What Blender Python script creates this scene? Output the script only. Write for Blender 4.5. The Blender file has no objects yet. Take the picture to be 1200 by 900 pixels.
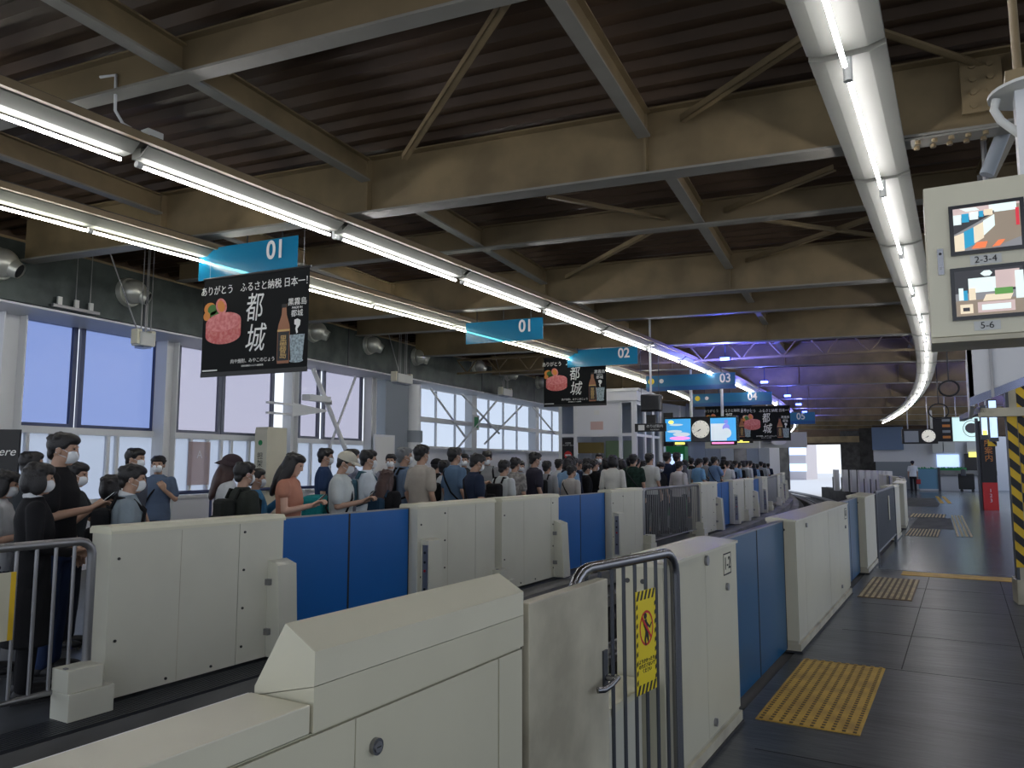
import bpy, bmesh, math, random
from mathutils import Vector, Matrix
random.seed(7)
D = bpy.data; SC = bpy.context.scene; COL = SC.collection
PI = math.pi; R_ = math.radians
# ------------------------------------------------------------------ camera
FPX = 900.0; YAW = R_(30.3); PIT = math.atan(93.5/900); EYE = Vector((0, 0, 1.6))
cam = D.cameras.new('camera'); cam.sensor_width = 36; cam.sensor_fit = 'HORIZONTAL'; cam.lens = 27.0
cam.clip_start = .05; cam.clip_end = 900
camo = D.objects.new('camera', cam); COL.objects.link(camo)
camo.location = EYE; camo.rotation_euler = (PI/2+PIT, 0, YAW); SC.camera = camo
# ------------------------------------------------------------------ sky, sun, exposure
W = D.worlds.new('sky'); SC.world = W; W.use_nodes = True
nt = W.node_tree; bg = nt.nodes['Background']
geo = nt.nodes.new('ShaderNodeTexCoord'); sep = nt.nodes.new('ShaderNodeSeparateXYZ'); rmp = nt.nodes.new('ShaderNodeValToRGB')
nt.links.new(geo.outputs['Generated'], sep.inputs[0]); nt.links.new(sep.outputs['Z'], rmp.inputs[0]); nt.links.new(rmp.outputs[0], bg.inputs[0])
rmp.color_ramp.elements[0].position = 0.0; rmp.color_ramp.elements[0].color = (.80, .86, .95, 1)
rmp.color_ramp.elements[1].position = .7; rmp.color_ramp.elements[1].color = (.55, .68, .95, 1)
bg.inputs[1].default_value = 0.82
sun = D.lights.new('sun', 'SUN'); sun.energy = 1.5; sun.angle = R_(8); sun.color = (1, .96, .9)
suno = D.objects.new('sun', sun); COL.objects.link(suno); suno.rotation_euler = (R_(40), R_(0), R_(150))
vs = SC.view_settings; SC.display_settings.display_device = 'sRGB'
vs.view_transform = 'Standard'; vs.look = 'None'; vs.gamma = 1; vs.use_curve_mapping = False; vs.exposure = 0.82
TUBE_E = 20.0      # fluorescent tubes
# ------------------------------------------------------------------ pixel -> ray helpers (for measuring places)
CF = Vector((-math.sin(YAW)*math.cos(PIT), math.cos(YAW)*math.cos(PIT), math.sin(PIT)))
CR = Vector((math.cos(YAW), math.sin(YAW), 0)); CU = CR.cross(CF)
def ray(px, py): return CF*FPX + CR*(px-600) + CU*(450-py)
def onz(px, py, z): d = ray(px, py); return EYE + d*((z-EYE.z)/d.z)
def onx(px, py, x): d = ray(px, py); return EYE + d*(x/d.x)
def ony(px, py, y): d = ray(px, py); return EYE + d*(y/d.y)
def at(px, py, dep): d = ray(px, py); return EYE + d*(dep/FPX)
TH = R_(6.3); EA = Vector((-math.sin(TH), math.cos(TH), 0)); EG = Vector((math.cos(TH), math.sin(TH), 0))
SL = .017
def RF(g, a, z): return EG*g + EA*a + Vector((0, 0, z))      # the roof and wall frame, 6.3 degrees off the track
def rf(p): return (p.dot(EG), p.dot(EA), p.z)
def onA(px, py, a): d = ray(px, py); return EYE + d*(a/d.dot(EA))
def onG(px, py, g): d = ray(px, py); return EYE + d*(g/d.dot(EG))
def devL(y): return (y-12)**2/300 if y > 12 else 0
def devR(y): return (y-19)**2/215 if y > 19 else 0
def devM(y): return .5*devL(y)+.5*devR(y)
def slope(f, y): return (f(y+.1)-f(y-.1))/.2
# ------------------------------------------------------------------ materials
def mat(name, col, rough=.5, metal=0, noise=0, nscale=4, emit=None, estr=0, bump=0, bscale=60, spec=.5, stretch=None, col2=None, alpha=None):
    m = D.materials.new(name); m.use_nodes = True; t = m.node_tree; b = t.nodes['Principled BSDF']
    b.inputs['Base Color'].default_value = (*col, 1); b.inputs['Roughness'].default_value = rough; b.inputs['Metallic'].default_value = metal
    b.inputs['Specular IOR Level'].default_value = spec
    if noise or bump:
        tc = t.nodes.new('ShaderNodeTexCoord'); mp = t.nodes.new('ShaderNodeMapping'); t.links.new(tc.outputs['Object'], mp.inputs[0])
        if stretch: mp.inputs['Scale'].default_value = stretch
    if noise:
        n = t.nodes.new('ShaderNodeTexNoise'); n.inputs['Scale'].default_value = nscale; n.inputs['Detail'].default_value = 6
        t.links.new(mp.outputs[0], n.inputs[0])
        mx = t.nodes.new('ShaderNodeMix'); mx.data_type = 'RGBA'
        c2 = col2 or tuple(c*(1-noise) for c in col)
        mx.inputs[6].default_value = (*c2, 1); mx.inputs[7].default_value = (*col, 1)
        cr = t.nodes.new('ShaderNodeValToRGB'); cr.color_ramp.elements[0].position = .35; cr.color_ramp.elements[1].position = .6
        t.links.new(n.outputs[0], cr.inputs[0]); t.links.new(cr.outputs[0], mx.inputs[0]); t.links.new(mx.outputs[2], b.inputs['Base Color'])
    if bump:
        n2 = t.nodes.new('ShaderNodeTexNoise'); n2.inputs['Scale'].default_value = bscale; t.links.new(mp.outputs[0], n2.inputs[0])
        bp = t.nodes.new('ShaderNodeBump'); bp.inputs['Strength'].default_value = bump; bp.inputs['Distance'].default_value = .01
        t.links.new(n2.outputs[0], bp.inputs['Height']); t.links.new(bp.outputs[0], b.inputs['Normal'])
    if emit:
        b.inputs['Emission Color'].default_value = (*emit, 1); b.inputs['Emission Strength'].default_value = estr
    return m
def glass(name, tint, gloss=.08):
    m = D.materials.new(name); m.use_nodes = True; t = m.node_tree; t.nodes.remove(t.nodes['Principled BSDF'])
    o = t.nodes['Material Output']; tr = t.nodes.new('ShaderNodeBsdfTransparent'); gl = t.nodes.new('ShaderNodeBsdfGlossy'); mx = t.nodes.new('ShaderNodeMixShader')
    tr.inputs[0].default_value = (*tint, 1); gl.inputs['Roughness'].default_value = .3; mx.inputs[0].default_value = gloss
    t.links.new(tr.outputs[0], mx.inputs[1]); t.links.new(gl.outputs[0], mx.inputs[2]); t.links.new(mx.outputs[0], o.inputs[0]); return m
def frosted(name, col):
    m = D.materials.new(name); m.use_nodes = True; t = m.node_tree; t.nodes.remove(t.nodes['Principled BSDF'])
    o = t.nodes['Material Output']; a = t.nodes.new('ShaderNodeBsdfTranslucent'); b = t.nodes.new('ShaderNodeBsdfDiffuse'); mx = t.nodes.new('ShaderNodeMixShader')
    c = t.nodes.new('ShaderNodeBsdfTransparent'); m2 = t.nodes.new('ShaderNodeMixShader')
    a.inputs[0].default_value = (*col, 1); b.inputs[0].default_value = (*col, 1); mx.inputs[0].default_value = .25; m2.inputs[0].default_value = .6
    t.links.new(a.outputs[0], mx.inputs[1]); t.links.new(b.outputs[0], mx.inputs[2]); c.inputs[0].default_value = (*col, 1)
    t.links.new(mx.outputs[0], m2.inputs[1]); t.links.new(c.outputs[0], m2.inputs[2]); t.links.new(m2.outputs[0], o.inputs[0]); return m
M = {}
def mk(k, *a, **kw): M[k] = mat(k, *a, **kw)
mk('cream', (.60, .57, .43), .38, noise=.10, nscale=1.2, bump=.02, bscale=8)
mk('cream_top', (.64, .61, .47), .32, noise=.06, nscale=2)
mk('cream_dirty', (.56, .52, .39), .42, noise=.28, nscale=2.2, col2=(.33, .30, .22))
mk('white_screen', (.68, .67, .56), .45, noise=.07, nscale=1.5)
mk('white_cap', (.70, .68, .53), .45)
mk('seam', (.03, .03, .03), .8)
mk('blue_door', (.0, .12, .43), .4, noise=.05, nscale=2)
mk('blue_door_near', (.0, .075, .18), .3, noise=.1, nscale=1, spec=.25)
mk('rubber', (.012, .012, .014), .6)
mk('steel', (.26, .26, .27), .25, metal=1.0)
mk('steel_dull', (.30, .30, .31), .4, metal=.9)
mk('steel_dark', (.07, .075, .085), .4, metal=.6)
mk('bolt', (.05, .05, .05), .4, metal=.5)
mk('girder', (.235, .175, .092), .5, noise=.32, nscale=1.9, bump=.05)
mk('girder_flange', (.24, .23, .20), .5, noise=.1)
mk('purlin', (.20, .15, .082), .55, noise=.2, nscale=2)
mk('deck', (.090, .056, .034), .55, noise=.35, nscale=.9, spec=.35)
mk('rail_dark', (.035, .03, .028), .5)
mk('reflector', (.20, .205, .18), .5)
mk('reflector_wide', (.15, .153, .135), .6)
mk('housing', (.55, .56, .54), .4)
mk('tube', (1, 1, 1), .4, emit=(1, .97, .99), estr=TUBE_E)
mk('tube_warm', (1, 1, 1), .4, emit=(1, .98, .86), estr=TUBE_E)
mk('duct', (.070, .088, .083), .38, metal=.35, noise=.55, nscale=2.6, bump=.25, bscale=5, col2=(.035, .045, .045))
mk('nozzle', (.60, .60, .54), .36, metal=.6)
mk('black', (.006, .006, .007), .5)
mk('black_gloss', (.01, .01, .012), .2)
mk('wall_white', (.70, .71, .74), .5)
mk('wall_grey', (.25, .28, .31), .6)
mk('mirror_edge', (.25, .28, .42), .2, metal=.8)
mk('col_white', (.70, .71, .72), .45)
mk('mullion', (.035, .05, .13), .4)
mk('mullion_grey', (.13, .14, .19), .4)
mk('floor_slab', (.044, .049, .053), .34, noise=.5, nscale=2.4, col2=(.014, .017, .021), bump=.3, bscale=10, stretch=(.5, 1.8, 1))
mk('floor_far', (.095, .12, .14), .22, noise=.35, nscale=.7, col2=(.045, .055, .065), bump=.06, bscale=5, stretch=(.5, 2, 1))  # lighter and bluer than the near slabs: reflected light mixed into the colour
mk('floor_left', (.05, .055, .065), .35, noise=.3)
mk('tactile', (.60, .37, .055), .55, noise=.3, nscale=5, col2=(.42, .25, .04))
mk('tactile_pale', (.52, .40, .20), .6, noise=.35, nscale=6, col2=(.30, .24, .14))
mk('stud_dark', (.10, .06, .02), .6)
mk('concrete', (.24, .24, .23), .8, noise=.45, nscale=2, stretch=(1, .3, 1))
mk('concrete_dark', (.06, .058, .056), .8, noise=.5, nscale=3, stretch=(1, .3, 1))
mk('trench', (.010, .010, .011), .9)
mk('yellow', (.80, .62, .02), .45)
mk('hazard_yellow', (.75, .48, .01), .45, noise=.2)
mk('red', (.55, .02, .02), .45)
mk('white', (.8, .8, .8), .5)
mk('paper', (.72, .72, .70), .7)
mk('sign_blue', (.012, .14, .27), .3)
mk('sign_blue_dark', (.008, .08, .24), .3)
mk('banner', (.006, .007, .008), .8, spec=.2)
mk('print_white', (.75, .76, .74), .6)
mk('meat', (.50, .09, .09), .5, noise=.3, nscale=25, col2=(.62, .22, .2))
mk('meat_top', (.66, .24, .24), .5, noise=.3, nscale=25, col2=(.52, .12, .12))
mk('green_print', (.05, .16, .03), .5); mk('orange_print', (.60, .22, .04), .5)
mk('bottle_print', (.28, .11, .05), .4); mk('gold_print', (.55, .36, .12), .4); mk('glass_print', (.35, .45, .50), .4, noise=.6, nscale=40)
mk('green', (.01, .25, .07), .5)
mk('screen_sky', (.1, .3, .6), .3, emit=(.04, .33, .68), estr=.55); mk('screen_white', (.8, .8, .8), .3, emit=(.68, .82, .92), estr=.35)
mk('screen_pink', (.8, .2, .5), .3, emit=(.9, .25, .55), estr=.8); mk('screen_yellow', (.8, .7, .2), .3, emit=(.9, .85, .15), estr=.8)
mk('screen_violet', (.2, .2, .6), .3, emit=(.16, .16, .45), estr=.8)
for k, c, s in (('v_grey', (.22, .22, .23), 1), ('v_dark', (.03, .03, .035), 1), ('v_white', (.75, .85, .82), 1), ('v_cream', (.78, .66, .48), 1), ('v_blue', (.02, .30, .50), 1),
                ('v_orange', (.85, .20, .07), 1), ('v_green', (.10, .28, .06), 1), ('v_pink', (.55, .42, .40), 1), ('v_brown', (.25, .20, .15), 1), ('v_red', (.6, .03, .05), 1)):
    mk(k, c, .4, emit=c, estr=.4*s)
mk('lamp_blue', (.1, .1, 1), .4, emit=(.03, .06, 1), estr=30)
mk('poster_light', (.6, .8, .8), .4, emit=(.50, .72, .70), estr=.6)
mk('lightbox', (.7, .8, .95), .4, emit=(.45, .62, .95), estr=.7)
mk('wall_blue_pale', (.16, .23, .36), .5)
mk('clock_face', (.75, .73, .65), .4, emit=(.80, .78, .68), estr=.25)
mk('skin', (.44, .27, .19), .55); mk('skin_light', (.60, .37, .27), .55)
mk('hair_black', (.010, .009, .010), .45, bump=.4, bscale=120); mk('hair_brown', (.045, .018, .014), .45, bump=.4, bscale=120); mk('hair_grey', (.16, .17, .18), .5, bump=.5, bscale=120)
mk('mask', (.72, .75, .78), .7)
mk('building_far', (.55, .50, .50), .8); mk('ground_far', (.45, .45, .44), .8)
M['pane_blue'] = glass('pane_blue', (.47, .53, .71), .03); M['pane_clear'] = glass('pane_clear', (.66, .64, .69), .03); M['pane_pale'] = glass('pane_pale', (.76, .79, .83), .03)
M['frost'] = frosted('frost', (.74, .77, .82)); M['poster_faint'] = frosted('poster_faint', (.74, .64, .60))
def tint_sheet(name, col, f):
    m = D.materials.new(name); m.use_nodes = True; t = m.node_tree; b = t.nodes['Principled BSDF']; o = t.nodes['Material Output']
    b.inputs['Base Color'].default_value = (*col, 1); b.inputs['Roughness'].default_value = .2
    tr = t.nodes.new('ShaderNodeBsdfTransparent'); tr.inputs[0].default_value = (.35, .85, 1, 1); mx = t.nodes.new('ShaderNodeMixShader'); mx.inputs[0].default_value = f
    t.links.new(b.outputs[0], mx.inputs[1]); t.links.new(tr.outputs[0], mx.inputs[2]); t.links.new(mx.outputs[0], o.inputs[0]); return m
M['sign_clear'] = tint_sheet('sign_clear', (.015, .22, .40), .22)
_cl = {}
def cloth(c, pattern=None):
    k = (tuple(round(x, 3) for x in c), pattern)
    if k not in _cl: _cl[k] = mat('cloth_%d' % len(_cl), c, .85, bump=.25, bscale=35, spec=.2, noise=.5 if pattern else .12, nscale=18 if pattern else 6)
    return _cl[k]
# ------------------------------------------------------------------ mesh builder
class MB:
    def __init__(s): s.v = []; s.f = []; s.mi = []; s.mats = []; s.sm = []
    def m(s, mt):
        mt = M[mt] if isinstance(mt, str) else mt
        if mt not in s.mats: s.mats.append(mt)
        return s.mats.index(mt)
    def add(s, vs, fs, mt, smooth=False):
        b = len(s.v); s.v += [tuple(v) for v in vs]; i = s.m(mt)
        for f in fs: s.f.append([b+k for k in f]); s.mi.append(i); s.sm.append(smooth)
        return s
    def hexa(s, p, mt): return s.add(p, [(3, 2, 1, 0), (4, 5, 6, 7), (0, 1, 5, 4), (1, 2, 6, 5), (2, 3, 7, 6), (3, 0, 4, 7)], mt)
    def box(s, x0, x1, y0, y1, z0, z1, mt, bev=0):
        if x0 > x1: x0, x1 = x1, x0
        if y0 > y1: y0, y1 = y1, y0
        if z0 > z1: z0, z1 = z1, z0
        if bev:
            bm = bmesh.new(); bmesh.ops.create_cube(bm, size=1)
            for v in bm.verts: v.co = ((x0+x1)/2+v.co.x*(x1-x0), (y0+y1)/2+v.co.y*(y1-y0), (z0+z1)/2+v.co.z*(z1-z0))
            bmesh.ops.bevel(bm, geom=list(bm.edges), offset=bev, segments=2, affect='EDGES', profile=.5)
            bm.verts.index_update(); s.add([v.co[:] for v in bm.verts], [[v.index for v in f.verts] for f in bm.faces], mt); bm.free(); return s
        return s.hexa([(x0, y0, z0), (x1, y0, z0), (x1, y1, z0), (x0, y1, z0), (x0, y0, z1), (x1, y0, z1), (x1, y1, z1), (x0, y1, z1)], mt)
    def tube(s, pts, r, mt, n=10, rad=None, caps=True):
        pts = [Vector(p) for p in pts]; vs = []; k = len(pts); rr = rad or [r]*k
        up = None
        for i, p in enumerate(pts):
            d = (pts[min(i+1, k-1)]-pts[max(i-1, 0)]).normalized()
            if up is None: up = Vector((0, 0, 1)) if abs(d.z) < .9 else Vector((1, 0, 0))
            a = d.cross(up).normalized(); b = a.cross(d).normalized(); up = b
            for j in range(n): t = 2*PI*j/n; vs.append(p+(a*math.cos(t)+b*math.sin(t))*rr[i])
        fs = [(i*n+j, i*n+(j+1) % n, (i+1)*n+(j+1) % n, (i+1)*n+j) for i in range(k-1) for j in range(n)]
        s.add(vs, fs, mt, True)
        if caps: s.add(vs[:n], [list(range(n))], mt); s.add(vs[-n:], [list(range(n))[::-1]], mt)
        return s
    def prism(s, poly, axis, a0, a1, mt):      # poly in the two other axes, extruded along axis
        n = len(poly)
        def P(q, t): return {'x': (t, q[0], q[1]), 'y': (q[0], t, q[1]), 'z': (q[0], q[1], t)}[axis]
        vs = [P(q, a0) for q in poly]+[P(q, a1) for q in poly]
        return s.add(vs, [list(range(n))[::-1], list(range(n, 2*n))]+[(i, (i+1) % n, n+(i+1) % n, n+i) for i in range(n)], mt)
    def flat(s, poly, y, mt, th=.0015): return s.prism(poly, 'y', y, y-th, mt)      # printed shape on a face towards -y
    def disc(s, c, r, mt, axis='y', h=.01, n=24, ry=None):
        ry = ry or r
        poly = [(math.cos(2*PI*i/n)*r, math.sin(2*PI*i/n)*ry) for i in range(n)]
        if axis == 'y': return s.prism([(c[0]+a, c[2]+b) for a, b in poly], 'y', c[1], c[1]-h, mt)
        if axis == 'x': return s.prism([(c[1]+a, c[2]+b) for a, b in poly], 'x', c[0], c[0]+h, mt)
        return s.prism([(c[0]+a, c[1]+b) for a, b in poly], 'z', c[2], c[2]+h, mt)
    def xf(s, mtx): s.v = [tuple(mtx @ Vector(v)) for v in s.v]; return s
    def build(s, name, parent=None, loc=None, rz=0, kind=None):
        me = D.meshes.new(name); me.from_pydata(s.v, [], s.f)
        for mm in s.mats: me.materials.append(mm)
        me.polygons.foreach_set('material_index', s.mi); me.polygons.foreach_set('use_smooth', s.sm)
        bm = bmesh.new(); bm.from_mesh(me); bmesh.ops.recalc_face_normals(bm, faces=bm.faces); bm.to_mesh(me); bm.free()
        o = D.objects.new(name, me); COL.objects.link(o)
        if parent: o.parent = parent
        if loc is not None: o.location = loc
        o.rotation_euler.z = rz
        if kind: o['kind'] = kind
        return o
def tag(o, label, cat, group=None, kind=None):
    o['label'] = label; o['category'] = cat
    if group: o['group'] = group
    if kind: o['kind'] = kind
    return o
def thing(name, label, cat, loc=(0, 0, 0), rz=0, group=None):
    o = D.objects.new(name, None); COL.objects.link(o); o.location = loc; o.rotation_euler.z = rz; o.empty_display_size = .1
    return tag(o, label, cat, group)
def copy_tree(o, parent=None):
    c = o.copy(); COL.objects.link(c); c.parent = parent
    for ch in list(o.children): copy_tree(ch, c)
    return c
def again(root, label, loc, rz=0, group=None):
    c = copy_tree(root); c.location = loc; c.rotation_euler.z = rz; c['label'] = label
    if group: c['group'] = group
    return c
def text_mesh(body, size, mt, name='lettering', parent=None, loc=(0, 0, 0), rot=(PI/2, 0, 0), align='CENTER', ex=.001, sx=1, shear=0, sp=1, line=1, off=0):
    cu = D.curves.new('txt', 'FONT'); cu.body = body; cu.size = size; cu.align_x = align; cu.align_y = 'CENTER'; cu.extrude = ex; cu.shear = shear; cu.space_character = sp; cu.space_line = line; cu.offset = off
    o = D.objects.new('txt', cu); COL.objects.link(o); dg = bpy.context.evaluated_depsgraph_get(); dg.update()
    me = D.meshes.new_from_object(o.evaluated_get(dg)); COL.objects.unlink(o); D.objects.remove(o)
    me.materials.clear(); me.materials.append(M[mt] if isinstance(mt, str) else mt)
    n = D.objects.new(name, me); COL.objects.link(n); n.parent = parent; n.location = loc; n.rotation_euler = rot; n.scale = (sx, 1, 1)
    return n
ORD = ['nearest', 'second nearest', 'third nearest', 'fourth nearest', 'fifth nearest', 'sixth nearest', 'seventh nearest', 'eighth nearest', 'ninth nearest', 'tenth nearest', 'eleventh nearest', 'twelfth nearest', 'thirteenth nearest', 'fourteenth nearest', 'fifteenth nearest', 'sixteenth nearest', 'seventeenth nearest', 'eighteenth nearest', 'nineteenth nearest', 'twentieth nearest']+['%dth nearest' % i for i in range(21, 60)]
# ================================================================== SETTING
def sweep(profile, y0, y1, dev, mt, name, step=1.5, **kw):
    ys = []; y = y0
    while y < y1: ys.append(y); y += step if y > 10 or y+step > 10 else min(step, 10-y) or step
    ys.append(y1); n = len(profile); vs = []
    for y in ys:
        for (x, z) in profile: vs.append((x-dev(y), y, z))
    fs = [(i*n+j, i*n+(j+1) % n, (i+1)*n+(j+1) % n, (i+1)*n+j) for i in range(len(ys)-1) for j in range(n)]
    fs += [list(range(n))[::-1], [(len(ys)-1)*n+j for j in range(n)]]
    return MB().add(vs, fs, mt).build(name, kind='structure', **kw)
# platforms
YE = 58
def two_dev(profile_l, profile_r, y0, y1, fl, fr, mt, name, z, th=.3, step=1.5):
    ys = [y0+(y1-y0)*i/int((y1-y0)/step) for i in range(int((y1-y0)/step)+1)]; vs = []
    for y in ys: vs += [(profile_l-fl(y), y, z), (profile_r-fr(y), y, z), (profile_r-fr(y), y, z-th), (profile_l-fl(y), y, z-th)]
    fs = [(i*4+j, i*4+(j+1) % 4, (i+1)*4+(j+1) % 4, (i+1)*4+j) for i in range(len(ys)-1) for j in range(4)]+[(3, 2, 1, 0), tuple((len(ys)-1)*4+j for j in range(4))]
    return MB().add(vs, fs, mt).build(name, kind='structure')
zero = lambda y: 0
two_dev(-1.32, 9, -4, 13.2, devR, zero, 'floor_slab', 'floor_right_near', 0)
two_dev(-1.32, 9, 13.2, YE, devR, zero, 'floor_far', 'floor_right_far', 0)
two_dev(-15, -5.02, -4, YE, lambda y: .11*max(0, y), devL, 'floor_left', 'floor_left', 0)
# joints of the near slabs
jb = MB()
for y in (4.6, 6.87, 8.25, 9.9, 11.4, 13.15): jb.box(-1.1, 3.5, y-.004, y+.004, 0, .0015, 'seam')
for x, a, b in ((-.5, 6.9, 13.2), (.35, -1, 13.2), (1.6, -1, 13.2)): jb.box(x-.004, x+.004, a, b, 0, .0015, 'seam')
o = jb.build('trim_1', kind='structure')
# trench with ledges
sweep([(-5.02, -.02), (-4.72, -.02), (-4.72, -.22), (-5.02, -.22)], -4, YE, devL, 'concrete', 'ledge_left')
sweep([(-4.95, -.28), (-4.45, -.28), (-4.45, -.42), (-4.95, -.42)], -4, YE, devL, 'concrete', 'step_left')
sweep([(-4.95, -.5), (-4.2, -.5), (-4.2, -1.8), (-4.95, -1.8)], -4, YE, devL, 'concrete_dark', 'footing_left')
sweep([(-5.3, -.3), (-4.9, -.3), (-4.9, -1.9), (-5.3, -1.9)], -4, YE, devL, 'trench', 'wall_trench_left')
sweep([(-1.62, -.02), (-1.30, -.02), (-1.30, -1.9), (-1.62, -1.9)], -4, YE, devR, 'concrete_dark', 'wall_trench_right')
sweep([(-5.2, -1.8), (-1.4, -1.8), (-1.4, -1.95), (-5.2, -1.95)], -4, YE, devM, 'trench', 'trench_floor')
for i, (xa, xb, zt, mt) in enumerate(((-3.95, -3.72, -.62, 'concrete'), (-3.45, -2.65, -.75, 'concrete_dark'), (-2.35, -2.12, -.62, 'concrete'))):
    sweep([(xa, zt), (xb, zt), (xb, -1.8), (xa, -1.8)], -4, YE+10, devM, mt, 'guideway_beam')
for xa in (-3.58, -2.55, -3.84, -2.24):
    sweep([(xa-.02, -.58), (xa+.02, -.58), (xa+.02, -.66), (xa-.02, -.66)], -4, YE+10, devM, 'steel_dull', 'guide_rail')
# ledge grating slats, near part
g = MB()
for k in range(9): g.box(-5.0+.032*k, -4.985+.032*k, -2, 5.5, -.02, .002, 'steel_dark')
tag(g.build('edge_grating'), 'dark slatted edge grating running under the left platform screens', 'grating')
# outside: deck beyond the roof and pale buildings
MB().box(-60, 30, 58, 200, -.9, -.75, 'ground_far').build('floor_outside', kind='structure')
# -------------------------------------------------- roof
G0, G1, A0, A1 = -12.5, 2.6, -6, 61
GS = -9.82
def rzb(g, z): return z-SL*g
deck = MB(); per = .275; a = A0; prof = []
while a < A1: prof += [(a, 4.67), (a+.045, 4.735), (a+.17, 4.735), (a+.215, 4.67)]; a += per
prof.append((a, 4.66)); vs = []
for (a, z) in prof: vs += [RF(G0, a, rzb(G0, z)), RF(6.6, a, rzb(G1, z))]
deck.add(vs, [(2*i, 2*i+1, 2*i+3, 2*i+2) for i in range(len(prof)-1)], 'deck')
deck.hexa([RF(G0, A0, 5.15), RF(6.6, A0, 4.9), RF(6.6, A1, 4.9), RF(G0, A1, 5.15), RF(G0, A0, 5.2), RF(6.6, A0, 5), RF(6.6, A1, 5), RF(G0, A1, 5.2)], 'deck')
deck.build('ceiling', kind='structure')
def ibeam(name, p0, p1, zb, zt, fl, web_m, fl_m, label, cat='girder', group=None, stiff=()):
    root = thing(name, label, cat, (0, 0, 0), 0, group)
    p0 = Vector(p0); p1 = Vector(p1); d = (p1-p0); d.z = 0; n = Vector((-d.y, d.x, 0)).normalized()
    def slab(w, z0, z1, mt):
        q = []
        for zz in (z0, z1):
            for p, sgn in ((p0, -1), (p1, -1), (p1, 1), (p0, 1)):
                v = p+n*sgn*w/2; q.append((v.x, v.y, zz+p.z))
        return MB().hexa(q, mt)
    slab(.02, zb+.02, zt-.015, web_m).build('web', root)
    slab(fl, zb, zb+.02, fl_m).build('bottom_flange', root)
    slab(fl, zt-.015, zt, web_m).build('top_flange', root)
    for t in stiff:
        c = p0.lerp(p1, t); u = d.normalized()*.008; q = []
        for zz in (zb+.02, zt-.015):
            for a_, b_ in ((-1, -1), (1, -1), (1, 1), (-1, 1)):
                v = c+u*a_+n*b_*fl*.46; q.append((v.x, v.y, zz+c.z))
        MB().hexa(q, web_m).build('stiffener', root)
    return root
gspan = G1-GS
GL = [-3.4, 1.49, 6.39, 11.3, 16.2, 20.6, 25.9, 31.4, 37, 42.5, 48, 54, 60]
GLAB = ['steel roof girder behind the camera', 'brown steel roof girder directly over the camera', 'large brown steel roof girder carrying the front sign and black meat banner']+['brown steel roof girder, %s one beyond the girder with the front banner' % w for w in ('first', 'second', 'third', 'fourth', 'fifth', 'sixth', 'seventh', 'eighth', 'ninth', 'tenth')]
for i, a in enumerate(GL):
    st = [(g_-GS)/(gspan if a < 14 else 6.4-GS) for g_ in (-7.3, -4.42, -1.55, 1.3)]
    ibeam('roof_girder', RF(GS, a, -SL*GS), RF(G1 if a < 14 else 6.4, a, -SL*(G1 if a < 14 else 6.4)), 4.05, 4.64, .20, 'girder', 'girder_flange',
          GLAB[i],
          group='deep roof girders', stiff=st)
PL = [3.94, 8.9, 13.75]
for i, a in enumerate(PL):
    zb = 4.34 if i < 2 else 4.20
    ibeam('roof_beam', RF(GS, a, -SL*GS), RF(G1, a, -SL*G1), zb, 4.64, .14, 'purlin', 'girder_flange',
          ['slim brown cross beam under the deck nearest the camera', 'slim brown cross beam just beyond the girder with the front banner', 'brown cross beam, third one from the camera'][i], 'beam', 'cross beams between girders')
wh = {-7.3: 'leftmost, over the window side', -4.42: 'second from the window side', -1.55: 'second from the right', 1.3: 'rightmost, over the right platform'}
for g_ in wh:
    for i in range(0, 5):
        a0, a1 = GL[i]+.11, GL[i+1]-.11
        ibeam('longitudinal_beam', RF(g_, a0, -SL*g_), RF(g_, a1, -SL*g_), 4.37, 4.60, .11, 'girder', 'girder_flange',
              'brown lengthwise roof beam, %s, in the %s' % (wh[g_], ['rearmost bay', 'bay above the camera', 'bay before the banner girder', 'bay beyond the banner girder', 'second bay beyond the banner girder'][i]), 'beam', 'lengthwise roof beams')
# diagonal roof braces
def brace(p, q, label, r=.03):
    u = MB(); p = Vector(p); q = Vector(q); d = (q-p).normalized(); n = d.cross(Vector((0, 0, 1))).normalized()
    a = []
    for P in (p, q):
        a.append([P-n*r, P+n*r, P+n*r+Vector((0, 0, .012)), P-n*r+Vector((0, 0, .012))])
    u.hexa(a[0]+a[1], 'girder'); b = []
    for P in (p, q):
        b.append([P-n*r, P-n*r+n*.012, P-n*r+n*.012+Vector((0, 0, .06)), P-n*r+Vector((0, 0, .06))])
    u.hexa(b[0]+b[1], 'girder')
    tag(u.build('roof_brace'), label, 'brace', 'diagonal roof braces')
def zc(px, py, z): p = onz(px, py, z); return p
for i, (p, q, lb) in enumerate((((597, 0), (474, 188), 'long diagonal angle brace crossing the deck left of centre'),
        ((960, 38), (800, 143), 'diagonal brace meeting the banner girder left of the right light line'),
        ((890, -8), (1168, 84), 'diagonal brace crossing above the top right light'),
        ((642, 232), (800, 262), 'thin brace just beyond the banner girder'),
        ((770, 270), (664, 327), 'brace rising left to right beyond the banner girder'),
        ((978, 200), (850, 250), 'brace beyond the banner girder beside the right light line'),
        ((1030, 255), (875, 308), 'brace below the cross beam beside the right light line'),
        ((885, 258), (1075, 285), 'thin long brace passing behind the right light line'),
        )):
    brace(zc(*p, 4.52), zc(*q, 4.48), lb, .028)
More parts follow.
